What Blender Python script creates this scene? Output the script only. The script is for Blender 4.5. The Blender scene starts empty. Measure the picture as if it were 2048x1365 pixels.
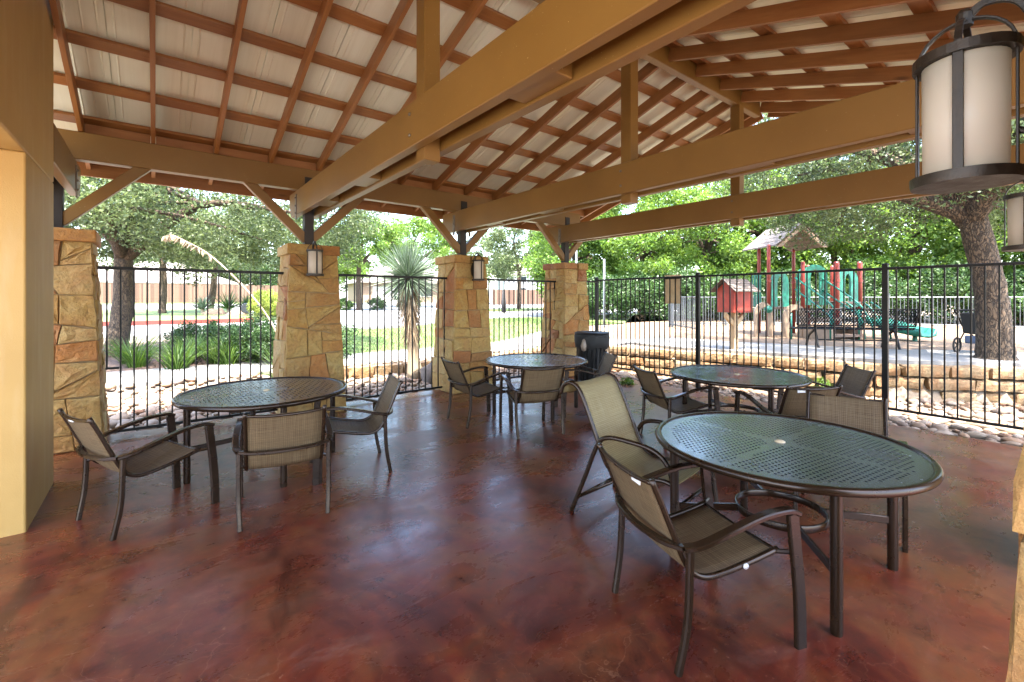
import bpy, math, random
import numpy as np
from mathutils import Vector, Matrix, noise as mnoise
from mathutils.geometry import delaunay_2d_cdt

# ------------------------------------------------------------------ camera, sky, sun, exposure
S = bpy.context.scene
COL = S.collection
R = math.radians
PHI = R(38.1)
CP, SP = math.cos(PHI), math.sin(PHI)
EYE = 1.55
cam_d = bpy.data.cameras.new('camera'); cam = bpy.data.objects.new('camera', cam_d); COL.objects.link(cam)
cam.location = (0, 0, EYE); cam.rotation_euler = (R(90), 0, -PHI)
cam_d.sensor_width = 36; cam_d.lens = 15.98; cam_d.shift_y = -0.0417
cam_d.clip_start = 0.05; cam_d.clip_end = 2000
S.camera = cam
SUN_EL, SUN_AZ = R(71), R(203)          # azimuth of the sun, clockwise from +Y
w = bpy.data.worlds.new('World'); S.world = w; w.use_nodes = True
nt = w.node_tree; bg = nt.nodes['Background']
sky = nt.nodes.new('ShaderNodeTexSky'); sky.sky_type = 'NISHITA'; sky.sun_disc = False
sky.sun_elevation = SUN_EL; sky.sun_rotation = SUN_AZ; sky.air_density = 1.0; sky.dust_density = 2.5; sky.ozone_density = 1.0
nt.links.new(sky.outputs[0], bg.inputs[0]); bg.inputs[1].default_value = 0.15
sl = bpy.data.lights.new('sun', 'SUN'); sl.energy = 3.0; sl.angle = R(0.53); sl.color = (1, 0.95, 0.87)
sun = bpy.data.objects.new('sun', sl); COL.objects.link(sun)
sd = Vector((math.sin(SUN_AZ) * math.cos(SUN_EL), math.cos(SUN_AZ) * math.cos(SUN_EL), math.sin(SUN_EL)))
sun.rotation_euler = (-sd).to_track_quat('-Z', 'Y').to_euler(); sun.location = sd * 60
vs = S.view_settings; vs.view_transform = 'Standard'; vs.look = 'None'; vs.gamma = 1; vs.use_curve_mapping = False
vs.exposure = 3.65
S.render.engine = 'CYCLES'
cy = S.cycles
cy.max_bounces = 10; cy.diffuse_bounces = 6; cy.glossy_bounces = 4; cy.transmission_bounces = 6; cy.transparent_max_bounces = 8
cy.caustics_reflective = False; cy.caustics_refractive = False; cy.sample_clamp_indirect = 8
cy.use_denoising = True

# ------------------------------------------------------------------ helpers
rnd = random.Random(7)
def W(X, Z):                            # (to the right, ahead) of the standpoint -> world x, y
    return (CP * X + SP * Z, -SP * X + CP * Z)
def smooth(e0, e1, x):
    t = np.clip((x - e0) / (e1 - e0), 0, 1); return t * t * (3 - 2 * t)
WALLB = [-6, -2, .66, 2.0, 5.39, 6.9, 7.6]
WALLA = [14.5, 12.5, 10.84, 9.67, 8.73, 8.35, 8.3]
def gz(a, b):
    a = np.asarray(a, float); b = np.asarray(b, float)
    zr = np.where(b < 11, -.14 + .12 * smooth(10.2, 10.6, b), np.clip(.022 * (b - 12.6), -.02, 1.1))
    aw = np.interp(b, WALLB, WALLA)
    w1 = smooth(aw + .02, aw + .22, a)
    w2 = smooth(8.6, 13.0, a)
    k = smooth(6.7, 9.5, b)
    wgt = w1 * (1 - k) + w2 * k
    return zr * (1 - wgt) + wgt * np.maximum(.46, zr)
def gzf(a, b): return float(gz(a, b))

def mesh(name, V, F, smoothed=False):
    me = bpy.data.meshes.new(name)
    me.from_pydata([tuple(v) for v in V], [], F)
    if smoothed: me.polygons.foreach_set('use_smooth', [True] * len(me.polygons))
    me.update(); return me
def mesh_quads(name, V):                # V: (n*4, 3) loose quads, quick
    n = len(V) // 4
    me = bpy.data.meshes.new(name)
    me.vertices.add(len(V)); me.vertices.foreach_set('co', np.ascontiguousarray(V, dtype=np.float32).ravel())
    me.loops.add(n * 4); me.loops.foreach_set('vertex_index', np.arange(n * 4, dtype=np.int32))
    me.polygons.add(n); me.polygons.foreach_set('loop_start', np.arange(n, dtype=np.int32) * 4)
    me.update(calc_edges=True); return me
def obj(name, me, mat=None, parent=None, loc=None, rz=None):
    o = bpy.data.objects.new(name, me); COL.objects.link(o)
    if mat is not None and len(me.materials) == 0: me.materials.append(mat)
    if parent is not None: o.parent = parent
    if loc is not None: o.location = loc
    if rz is not None: o.rotation_euler = (0, 0, rz)
    return o
def tag(o, label, cat, group=None):
    o['label'] = label; o['category'] = cat
    if group: o['group'] = group
    return o
def thing(name, label, cat, loc=(0, 0, 0), rz=0, group=None):
    o = bpy.data.objects.new(name, None); COL.objects.link(o)
    o.location = loc; o.rotation_euler = (0, 0, rz); o.empty_display_size = .2
    return tag(o, label, cat, group)
def struct(o): o['kind'] = 'structure'; return o
def stuff(o): o['kind'] = 'stuff'; return o
def copy_tree(o, parent=None):
    c = o.copy(); COL.objects.link(c); c.parent = parent
    for ch in list(o.children): copy_tree(ch, c)
    return c

class MB:
    def __init__(s): s.V = []; s.F = []
    def add(s, V, F):
        n = len(s.V); s.V += [tuple(v) for v in V]; s.F += [tuple(i + n for i in f) for f in F]; return s
    def box(s, x0, x1, y0, y1, z0, z1):
        V = [(x, y, z) for z in (z0, z1) for y in (y0, y1) for x in (x0, x1)]
        return s.add(V, [(0, 2, 3, 1), (4, 5, 7, 6), (0, 1, 5, 4), (2, 6, 7, 3), (0, 4, 6, 2), (1, 3, 7, 5)])
    def prism(s, poly, axis, d0, d1):   # 2D polygon pushed along an axis
        def P(p, d):
            if axis == 'x': return (d, p[0], p[1])
            if axis == 'y': return (p[0], d, p[1])
            return (p[0], p[1], d)
        n = len(poly)
        V = [P(p, d0) for p in poly] + [P(p, d1) for p in poly]
        return s.add(V, [tuple(range(n))[::-1], tuple(range(n, 2 * n))] + [(i, (i + 1) % n, n + (i + 1) % n, n + i) for i in range(n)])
    def tube(s, pts, r, seg=8, prof=None, up=None, closed=False, cap=True):
        pts = [Vector(p) for p in pts]; n = len(pts)
        rs = r if isinstance(r, (list, tuple)) else [r] * n
        base = prof or [(math.cos(2 * math.pi * k / seg), math.sin(2 * math.pi * k / seg)) for k in range(seg)]
        m = len(base); V = []; T = []
        for i in range(n):
            if closed: t = pts[(i + 1) % n] - pts[i - 1]
            else: t = pts[min(i + 1, n - 1)] - pts[max(i - 1, 0)]
            T.append(t.normalized())
        u = Vector(up) if up else (Vector((0, 0, 1)) if abs(T[0].z) < .9 else Vector((1, 0, 0)))
        for i in range(n):
            if up and abs(Vector(up).dot(T[i])) < .97: u = Vector(up)
            u = (u - T[i] * u.dot(T[i])).normalized(); sd_ = T[i].cross(u)
            for (p, q) in base: V.append(pts[i] + sd_ * (p * rs[i]) + u * (q * rs[i]))
        F = []
        for i in range(n if closed else n - 1):
            j = (i + 1) % n
            for k in range(m): F.append((i * m + k, i * m + (k + 1) % m, j * m + (k + 1) % m, j * m + k))
        if cap and not closed: F += [tuple(range(m))[::-1], tuple(range((n - 1) * m, n * m))]
        return s.add(V, F)
    def flat(s, pts, wd, th, up=None, closed=False):   # sweep a flat bar, wd across, th along 'up', corners eased
        c = min(wd, th) * .22; x, y = wd / 2, th / 2
        pr = [(x - c, -y), (x, -y + c), (x, y - c), (x - c, y), (-x + c, y), (-x, y - c), (-x, -y + c), (-x + c, -y)]
        return s.tube(pts, 1, prof=pr, up=up, closed=closed)
    def lathe(s, prof, seg=24, loc=(0, 0, 0)):
        V = []; n = len(prof)
        for (r, z) in prof:
            for k in range(seg):
                a = 2 * math.pi * k / seg; V.append((loc[0] + r * math.cos(a), loc[1] + r * math.sin(a), loc[2] + z))
        F = [(i * seg + k, i * seg + (k + 1) % seg, (i + 1) * seg + (k + 1) % seg, (i + 1) * seg + k) for i in range(n - 1) for k in range(seg)]
        if prof[0][0] > 1e-4: F.append(tuple(range(seg))[::-1])
        if prof[-1][0] > 1e-4: F.append(tuple(range((n - 1) * seg, n * seg)))
        return s.add(V, F)
    def build(s, name, mat, parent=None, smoothed=False, loc=None, rz=None):
        return obj(name, mesh(name, s.V, s.F, smoothed), mat, parent, loc, rz)
def spline(pts, n=6):
    P = [Vector(p) for p in pts]; P = [2 * P[0] - P[1]] + P + [2 * P[-1] - P[-2]]; out = []
    for i in range(1, len(P) - 2):
        for k in range(n):
            t = k / n; a, b, c, d = P[i - 1:i + 3]
            out.append(.5 * ((2 * b) + (c - a) * t + (2 * a - 5 * b + 4 * c - d) * t * t + (3 * b - a - 3 * c + d) * t ** 3))
    out.append(P[-2]); return out
def autosmooth(o, ang=40):
    try:
        with bpy.context.temp_override(object=o, active_object=o, selected_objects=[o], selected_editable_objects=[o]):
            bpy.ops.object.shade_smooth_by_angle(angle=R(ang))
    except Exception: pass
    return o
def bevel(o, wd=.006, seg=1):
    m = o.modifiers.new('edge', 'BEVEL'); m.width = wd; m.segments = seg; m.limit_method = 'ANGLE'; m.angle_limit = R(40); return o

# ------------------------------------------------------------------ materials
MT = {}
def newmat(name):
    m = bpy.data.materials.new(name); m.use_nodes = True; MT[name] = m
    return m, m.node_tree, m.node_tree.nodes['Principled BSDF']
def nd(t, typ, **k):
    n = t.nodes.new(typ)
    for a, b in k.items():
        if a.startswith('i_'): n.inputs[int(a[2:]) if a[2:].isdigit() else a[2:].replace('_', ' ')].default_value = b
        else: setattr(n, a, b)
    return n
def coords(t, scale=(1, 1, 1), kind='Object', rndoff=False):
    tc = nd(t, 'ShaderNodeTexCoord'); mp = nd(t, 'ShaderNodeMapping'); mp.inputs['Scale'].default_value = scale
    t.links.new(tc.outputs[kind], mp.inputs[0])
    if rndoff:
        oi = nd(t, 'ShaderNodeObjectInfo'); mu = nd(t, 'ShaderNodeMath', operation='MULTIPLY', i_1=37.0)
        t.links.new(oi.outputs['Random'], mu.inputs[0]); t.links.new(mu.outputs[0], mp.inputs['Location'])
    return mp.outputs[0]
def noise(t, vec, scale, detail=4, rough=.55, dist=0):
    n = nd(t, 'ShaderNodeTexNoise'); n.inputs['Scale'].default_value = scale; n.inputs['Detail'].default_value = detail
    n.inputs['Roughness'].default_value = rough; n.inputs['Distortion'].default_value = dist
    if vec is not None: t.links.new(vec, n.inputs['Vector'])
    return n.outputs['Fac']
def ramp(t, fac, stops, interp='LINEAR'):
    r = nd(t, 'ShaderNodeValToRGB'); e = r.color_ramp.elements; r.color_ramp.interpolation = interp
    while len(e) < len(stops): e.new(.5)
    for el, (p, c) in zip(e, stops):
        el.position = p; el.color = (*c, 1) if len(c) == 3 else c
    t.links.new(fac, r.inputs[0]); return r.outputs[0]
def mix(t, fac, a, b, blend='MIX'):
    m = nd(t, 'ShaderNodeMix', data_type='RGBA', blend_type=blend)
    for s, v in ((0, fac), (6, a), (7, b)):
        if hasattr(v, 'is_output') or isinstance(v, bpy.types.NodeSocket): t.links.new(v, m.inputs[s])
        else: m.inputs[s].default_value = v if s == 0 else (*v, 1)
    return m.outputs[2]
def mapr(t, fac, a, b, c, d):
    m = nd(t, 'ShaderNodeMapRange'); t.links.new(fac, m.inputs[0])
    for i, v in enumerate((a, b, c, d)): m.inputs[i + 1].default_value = v
    return m.outputs[0]
def bump(t, h, bsdf, strength=.3, dist=.01):
    b = nd(t, 'ShaderNodeBump'); b.inputs['Strength'].default_value = strength; b.inputs['Distance'].default_value = dist
    t.links.new(h, b.inputs['Height']); t.links.new(b.outputs[0], bsdf.inputs['Normal'])
def simple(name, col, rough=.5, metal=0, var=.15, vscale=8, bmp=0, bscale=60, spec=.5, rndv=0):
    m, t, b = newmat(name)
    v = coords(t, rndoff=True); n = noise(t, v, vscale, 5)
    lo = tuple(c * (1 - var) for c in col); hi = tuple(min(1, c * (1 + var)) for c in col)
    c = ramp(t, n, [(.3, lo), (.7, hi)])
    if rndv:
        oi = nd(t, 'ShaderNodeObjectInfo'); hv = nd(t, 'ShaderNodeHueSaturation'); t.links.new(c, hv.inputs['Color'])
        t.links.new(mapr(t, oi.outputs['Random'], 0, 1, 1 - rndv, 1 + rndv), hv.inputs['Value']); c = hv.outputs[0]
    t.links.new(c, b.inputs['Base Color'])
    t.links.new(mapr(t, n, .3, .7, max(.03, rough - .06), min(1, rough + .08)), b.inputs['Roughness'])
    b.inputs['Metallic'].default_value = metal; b.inputs['Specular IOR Level'].default_value = spec
    if bmp: bump(t, noise(t, v, bscale, 6), b, bmp)
    return m

def wood_mat(name, c1, c2, rough=.55, grain=.25):
    m, t, b = newmat(name)
    v = coords(t, (1.2, 14, 14), rndoff=True); n = noise(t, v, 2.2, 7, .6, .4)
    v2 = coords(t, (.7, 2, 2), rndoff=True); n2 = noise(t, v2, 1.5, 4)
    c = ramp(t, n, [(.25, c1), (.75, c2)])
    c = mix(t, mapr(t, n2, .35, .7, 0, .35), c, tuple(x * .62 for x in c1))
    v3 = coords(t, (1.4, 5, 5), rndoff=True)       # knots
    vo = nd(t, 'ShaderNodeTexVoronoi', i_Scale=.9); t.links.new(v3, vo.inputs['Vector'])
    c = mix(t, mapr(t, vo.outputs['Distance'], .03, .12, .7, 0), c, tuple(x * .3 for x in c1))
    oi = nd(t, 'ShaderNodeObjectInfo'); hv = nd(t, 'ShaderNodeHueSaturation'); t.links.new(c, hv.inputs['Color'])
    t.links.new(mapr(t, oi.outputs['Random'], 0, 1, .82, 1.16), hv.inputs['Value'])
    t.links.new(hv.outputs[0], b.inputs['Base Color']); b.inputs['Roughness'].default_value = rough
    bump(t, n, b, grain, .004); return m
wood_mat('rafter', (.235, .088, .020), (.34, .15, .042), .5)
m, t, b = newmat('beam')                # painted timber
v = coords(t, (1, 10, 10), rndoff=True); n = noise(t, v, 3, 7, .6)
v2 = coords(t, rndoff=True); n2 = noise(t, v2, 1.3, 4); n3 = noise(t, v2, 90, 2)
c = mix(t, mapr(t, n2, .3, .7, 0, 1), (.163, .080, .014), (.203, .105, .021))
c = mix(t, mapr(t, n3, .735, .76, 0, .8), c, (.45, .36, .22))
t.links.new(c, b.inputs['Base Color']); b.inputs['Roughness'].default_value = .45; bump(t, n, b, .25, .003)

m, t, b = newmat('roof_metal')
v = coords(t, (16, .5, 1)); n = noise(t, v, 1.6, 5, .6); v2 = coords(t, rndoff=True); n2 = noise(t, v2, 1.2, 3)
c = ramp(t, n, [(.25, (.70, .71, .54)), (.5, (.76, .775, .61)), (.8, (.80, .82, .66))])
c = mix(t, mapr(t, n2, .4, .7, 0, .3), c, (.66, .65, .48))
t.links.new(c, b.inputs['Base Color']); b.inputs['Metallic'].default_value = .12
t.links.new(mapr(t, n, .3, .7, .33, .5), b.inputs['Roughness'])

m, t, b = newmat('stucco')
v = coords(t); n = noise(t, v, 1.3, 5); n2 = noise(t, v, 140, 3); v3 = coords(t, (5, 5, .8)); n3 = noise(t, v3, 1.5, 6)
c = ramp(t, n, [(.3, (.38, .225, .060)), (.7, (.46, .285, .085))])
c = mix(t, mapr(t, n3, .5, .75, 0, .4), c, (.50, .37, .20))
t.links.new(c, b.inputs['Base Color']); b.inputs['Roughness'].default_value = .6; bump(t, n2, b, .25, .004)

m, t, b = newmat('floor')               # stained, sealed concrete
v = coords(t, (1, 1, 1)); vs1 = coords(t, (.75, 1.35, 1))
big = noise(t, vs1, .55, 5, .6, 1.2); mid = noise(t, vs1, 1.7, 8, .68, .8); fine = noise(t, v, 11, 6, .7)
c = ramp(t, mid, [(.22, (.030, .010, .008)), (.36, (.105, .020, .012)), (.47, (.17, .040, .020)), (.55, (.19, .066, .028)), (.63, (.135, .066, .036)), (.78, (.23, .16, .115))])
c = mix(t, mapr(t, big, .42, .62, 0, .5), c, (.15, .088, .066))
big2 = noise(t, coords(t, (1.3, .8, 1)), .8, 3, .5, .5)
c = mix(t, mapr(t, big2, .52, .72, 0, .55), c, (.21, .055, .020))
p3 = noise(t, coords(t, (1.1, .55, 1)), 1.15, 7, .62, .9)
c = mix(t, mapr(t, p3, .51, .60, 0, .7), c, (.21, .115, .050))
c = mix(t, mapr(t, p3, .47, .38, 0, .8), c, (.055, .014, .010))
p5 = noise(t, v, 5.5, 9, .75, .3)
c = mix(t, mapr(t, p5, .46, .34, 0, .6), c, (.045, .013, .009))
c = mix(t, mapr(t, p5, .56, .68, 0, .55), c, (.27, .10, .045))
p4 = noise(t, coords(t, (.6, 1.2, 1)), 2.3, 8, .7, .4)
c = mix(t, mapr(t, p4, .56, .70, 0, .45), c, (.27, .205, .18))
c = mix(t, mapr(t, fine, .3, .65, .35, 0), c, (.028, .013, .010))
sp = noise(t, v, 26, 5, .75)
c = mix(t, mapr(t, sp, .63, .70, 0, .7), c, (.36, .26, .19))
dn = nd(t, 'ShaderNodeTexNoise', i_Scale=2.6, i_Detail=6.0); t.links.new(v, dn.inputs['Vector'])
dv = nd(t, 'ShaderNodeVectorMath', operation='SCALE', i_Scale=.45); t.links.new(dn.outputs['Color'], dv.inputs[0])
av = nd(t, 'ShaderNodeVectorMath', operation='ADD'); t.links.new(v, av.inputs[0]); t.links.new(dv.outputs[0], av.inputs[1])
for sc, wd, fk, lo, hi in ((.7, .0022, .30, .52, .66), (3.4, .010, .28, .52, .64)):
    vo = nd(t, 'ShaderNodeTexVoronoi', feature='DISTANCE_TO_EDGE', i_Scale=sc); t.links.new(av.outputs[0], vo.inputs['Vector'])
    cr = mapr(t, vo.outputs['Distance'], 0, wd, fk, 0)
    msk = mapr(t, noise(t, v, .7, 2), lo - .12, hi - .05, 0, 1)
    mm = nd(t, 'ShaderNodeMath', operation='MULTIPLY'); t.links.new(cr, mm.inputs[0]); t.links.new(msk, mm.inputs[1])
    c = mix(t, mm.outputs[0], c, (.40, .29, .20))
chip = noise(t, v, 3.4, 6, .62); cm = noise(t, v, .9, 1)
mm = nd(t, 'ShaderNodeMath', operation='MULTIPLY')
t.links.new(mapr(t, chip, .70, .735, 0, .8), mm.inputs[0]); t.links.new(mapr(t, cm, .48, .56, 0, 1), mm.inputs[1])
c = mix(t, mm.outputs[0], c, (.42, .36, .29))
c = mix(t, 1.0, c, (.80, .53, .42), 'MULTIPLY')
t.links.new(c, b.inputs['Base Color'])
t.links.new(mapr(t, p4, .3, .7, .17, .42), b.inputs['Roughness']); b.inputs['Specular IOR Level'].default_value = .5
bump(t, fine, b, .10, .004)

def stone_mat(name, stops):
    m, t, b = newmat(name)
    oi = nd(t, 'ShaderNodeObjectInfo'); c = ramp(t, oi.outputs['Random'], stops)
    v = coords(t, rndoff=True); n = noise(t, v, 5, 6, .6, .5); n2 = noise(t, v, 26, 7, .65)
    c = mix(t, mapr(t, n, .42, .72, 0, .6), c, (.33, .145, .05))
    c = mix(t, mapr(t, n, .50, .25, 0, .5), c, (.42, .32, .155))
    c = mix(t, mapr(t, n2, .55, .3, 0, .5), c, (.12, .07, .03))
    t.links.new(c, b.inputs['Base Color']); b.inputs['Roughness'].default_value = .85
    bump(t, n2, b, .9, .022); return m
stone_mat('stone', [(0, (.36, .225, .060)), (.2, (.40, .27, .085)), (.38, (.34, .19, .042)), (.52, (.42, .30, .115)), (.64, (.38, .235, .065)), (.74, (.27, .125, .035)), (.84, (.32, .105, .025)), (.93, (.40, .20, .042)), (1, (.20, .055, .022))])
stone_mat('wall_stone', [(0, (.19, .115, .05)), (.3, (.25, .175, .095)), (.6, (.22, .13, .055)), (1, (.26, .20, .13))])
simple('mortar', (.30, .21, .115), .9, bmp=.4)
m, t, b = newmat('river_rock')
oi = nd(t, 'ShaderNodeObjectInfo'); ge = nd(t, 'ShaderNodeNewGeometry')
ad = nd(t, 'ShaderNodeMath', operation='ADD'); t.links.new(oi.outputs['Random'], ad.inputs[0]); t.links.new(ge.outputs['Random Per Island'], ad.inputs[1])
fr = nd(t, 'ShaderNodeMath', operation='FRACT'); t.links.new(ad.outputs[0], fr.inputs[0])
c = ramp(t, fr.outputs[0], [(0, (.24, .185, .13)), (.2, (.18, .115, .07)), (.4, (.28, .23, .18)), (.55, (.23, .125, .06)), (.7, (.14, .11, .09)), (.85, (.29, .20, .12)), (1, (.20, .08, .035))])
n = noise(t, coords(t, rndoff=True), 18, 5); c = mix(t, mapr(t, n, .35, .7, 0, .35), c, (.16, .11, .08))
t.links.new(c, b.inputs['Base Color']); b.inputs['Roughness'].default_value = .7; bump(t, n, b, .3, .01)

simple('bronze', (.030, .016, .008), .25, .4, .08, 3)
simple('bronze_top', (.17, .18, .205), .22, .8, .08, 5)
simple('black_metal', (.0045, .004, .0038), .42, 0, .3, 10, spec=.25)
simple('dark_bracket', (.018, .013, .010), .5, .3)
simple('strap_metal', (.16, .13, .10), .5, .5)
simple('lantern_iron', (.028, .020, .014), .42, .4, .35, 30, .15, 120)
simple('white_plastic', (.75, .73, .70), .4)
simple('bag', (.22, .17, .13), .35)
def sling_mat(name, ca, cb, cc):
    m, t, b = newmat(name)
    uv = nd(t, 'ShaderNodeTexCoord')
    fs = []
    for dr in ('X', 'Y'):
        wv = nd(t, 'ShaderNodeTexWave', wave_type='BANDS', bands_direction=dr, wave_profile='SIN'); wv.inputs['Scale'].default_value = 26; wv.inputs['Distortion'].default_value = .6
        wv.inputs['Detail'].default_value = 1; t.links.new(uv.outputs['UV'], wv.inputs['Vector']); fs.append(wv.outputs['Fac'])
    mu = nd(t, 'ShaderNodeMath', operation='MULTIPLY'); t.links.new(fs[0], mu.inputs[0]); t.links.new(fs[1], mu.inputs[1])
    n = noise(t, uv.outputs['UV'], 30, 4); mp = nd(t, 'ShaderNodeMapping'); mp.inputs['Scale'].default_value = (4, 160, 1); t.links.new(uv.outputs['UV'], mp.inputs[0])
    mp2 = nd(t, 'ShaderNodeMapping'); mp2.inputs['Scale'].default_value = (160, 4, 1); t.links.new(uv.outputs['UV'], mp2.inputs[0])
    st = noise(t, mp.outputs[0], 1, 2); st2 = noise(t, mp2.outputs[0], 1, 2)
    c = mix(t, mapr(t, st, .35, .65, 0, 1), ca, cb); c = mix(t, mapr(t, st2, .4, .65, 0, .6), c, cc)
    c = mix(t, mapr(t, mu.outputs[0], 0, .5, .45, 0), c, tuple(x * .35 for x in ca))
    t.links.new(c, b.inputs['Base Color']); b.inputs['Roughness'].default_value = .65; bump(t, mu.outputs[0], b, .4, .002)
    tr = nd(t, 'ShaderNodeBsdfTranslucent'); t.links.new(c, tr.inputs[0])
    mx = nd(t, 'ShaderNodeMixShader', i_0=.3); t.links.new(b.outputs[0], mx.inputs[1]); t.links.new(tr.outputs[0], mx.inputs[2])
    t.links.new(mx.outputs[0], t.nodes['Material Output'].inputs[0]); return m
sling_mat('sling', (.13, .078, .036), (.25, .165, .08), (.31, .22, .12))
sling_mat('sling_gold', (.34, .255, .11), (.46, .36, .17), (.50, .41, .22))
m, t, b = newmat('lantern_glass')
b.inputs['Base Color'].default_value = (.80, .73, .62, 1); b.inputs['Roughness'].default_value = .35
tr = nd(t, 'ShaderNodeBsdfTranslucent'); tr.inputs[0].default_value = (.9, .82, .7, 1)
mx = nd(t, 'ShaderNodeMixShader', i_0=.5); t.links.new(b.outputs[0], mx.inputs[1]); t.links.new(tr.outputs[0], mx.inputs[2]); t.links.new(mx.outputs[0], t.nodes['Material Output'].inputs[0])

def leaf_mat(name, c0, c1, c2, trans=.35, rough=.45):
    m, t, b = newmat(name)
    ge = nd(t, 'ShaderNodeNewGeometry'); c = ramp(t, ge.outputs['Random Per Island'], [(0, c0), (.5, c1), (1, c2)])
    n = noise(t, coords(t), .9, 2); hv = nd(t, 'ShaderNodeHueSaturation'); t.links.new(c, hv.inputs['Color'])
    t.links.new(mapr(t, n, .35, .65, .7, 1.3), hv.inputs['Value']); c = hv.outputs[0]
    t.links.new(c, b.inputs['Base Color']); b.inputs['Roughness'].default_value = rough; b.inputs['Specular IOR Level'].default_value = .35
    tr = nd(t, 'ShaderNodeBsdfTranslucent'); h2 = nd(t, 'ShaderNodeHueSaturation', i_Value=1.7, i_Saturation=1.1, i_Hue=.49); t.links.new(c, h2.inputs['Color']); t.links.new(h2.outputs[0], tr.inputs[0])
    mx = nd(t, 'ShaderNodeMixShader', i_0=trans); t.links.new(b.outputs[0], mx.inputs[1]); t.links.new(tr.outputs[0], mx.inputs[2])
    t.links.new(mx.outputs[0], t.nodes['Material Output'].inputs[0]); return m
leaf_mat('leaf_oak', (.040, .062, .022), (.075, .105, .038), (.115, .145, .062))
leaf_mat('leaf_bright', (.06, .115, .020), (.095, .17, .028), (.15, .225, .045), .42)
leaf_mat('leaf_dark', (.020, .048, .014), (.035, .075, .020), (.06, .105, .03), .25)
leaf_mat('leaf_yellow', (.14, .19, .03), (.19, .24, .04), (.25, .28, .06), .3)
leaf_mat('leaf_grass', (.032, .075, .012), (.055, .11, .018), (.09, .14, .032), .3)
leaf_mat('leaf_yucca', (.045, .075, .035), (.085, .125, .075), (.17, .21, .16), .15, .35)
leaf_mat('leaf_dry', (.24, .17, .10), (.33, .25, .16), (.44, .36, .26), .15, .8)
m, t, b = newmat('bark')
v = coords(t, (3.2, 3.2, 1.1)); vo = nd(t, 'ShaderNodeTexVoronoi', feature='DISTANCE_TO_EDGE', i_Scale=5.5); dn = nd(t, 'ShaderNodeTexNoise', i_Scale=3.0, i_Detail=5.0)
t.links.new(v, dn.inputs['Vector']); av = nd(t, 'ShaderNodeVectorMath', operation='ADD'); t.links.new(v, av.inputs[0]); t.links.new(dn.outputs['Color'], av.inputs[1]); t.links.new(av.outputs[0], vo.inputs['Vector'])
n = noise(t, v, 12, 6); cr = mapr(t, vo.outputs['Distance'], 0, .16, 0, 1)
c = mix(t, cr, (.022, .014, .008), (.125, .082, .048)); c = mix(t, mapr(t, n, .3, .7, .5, 0), c, (.08, .06, .042))
t.links.new(c, b.inputs['Base Color']); b.inputs['Roughness'].default_value = .95; bump(t, cr, b, 1, .03)

def ground_mat(name, stops, scale, bmp=.3, rough=.9, fscale=60):
    m, t, b = newmat(name); v = coords(t); n = noise(t, v, scale, 6, .65); f = noise(t, v, fscale, 5, .7)
    c = ramp(t, n, stops); c = mix(t, mapr(t, f, .35, .7, .45, 0), c, tuple(x * .4 for x in stops[0][1]))
    t.links.new(c, b.inputs['Base Color']); b.inputs['Roughness'].default_value = rough; bump(t, f, b, bmp, .02); return m
ground_mat('soil', [(.3, (.20, .15, .10)), (.7, (.30, .23, .16))], 2)
ground_mat('gravel_bed', [(.3, (.13, .10, .075)), (.7, (.22, .17, .12))], 9, .8, .9, 40)
ground_mat('mulch', [(.3, (.085, .05, .034)), (.7, (.17, .105, .072))], 8, 1, .95, 30)
ground_mat('wood_chips', [(.3, (.15, .095, .055)), (.7, (.25, .165, .10))], 5, 1, .95, 24)
ground_mat('bounce_concrete', [(.3, (.42, .40, .37)), (.7, (.50, .48, .44))], 1.4, .1, .85, 90)  # kept brighter than the walks, for the added light-bouncing sheets
ground_mat('concrete', [(.3, (.215, .20, .18)), (.7, (.285, .27, .245))], 1.4, .1, .85, 90)
ground_mat('asphalt', [(.3, (.20, .195, .19)), (.7, (.26, .255, .245))], .5, .2, .9, 30)
ground_mat('lawn', [(.25, (.15, .15, .055)), (.45, (.09, .14, .028)), (.75, (.12, .175, .04))], 1.1, .8, .9, 45)
ground_mat('red_paint', [(.3, (.26, .022, .014)), (.7, (.34, .04, .025))], 3, .2, .7)
simple('cedar', (.12, .07, .045), .85, 0, .25, 5, rndv=.12)
simple('grey_metal', (.10, .11, .115), .5, .3)
simple('play_red', (.20, .026, .016), .42)
simple('play_green', (.010, .155, .105), .4)
simple('play_tan', (.25, .175, .115), .5)
simple('play_brown', (.13, .085, .06), .5)
simple('shingle', (.13, .105, .09), .9, 0, .35, 9, .5, 30)
simple('kiosk_red', (.32, .040, .022), .6, 0, .4, 7)
simple('post_wood', (.40, .29, .17), .8, 0, .25, 6)
simple('rubber', (.02, .02, .02), .8)
simple('car_paint', (.025, .027, .032), .25, .4)
simple('alloy', (.5, .5, .52), .3, .8)
simple('tinted_glass', (.02, .025, .03), .08)
simple('house_wall', (.27, .19, .13), .85); simple('house_white', (.5, .48, .45), .85)
simple('roof_shingle', (.22, .19, .17), .9, 0, .2, 4)
simple('sign_back', (.66, .52, .33), .6)
simple('blue_fabric', (.10, .13, .20), .8)

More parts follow.
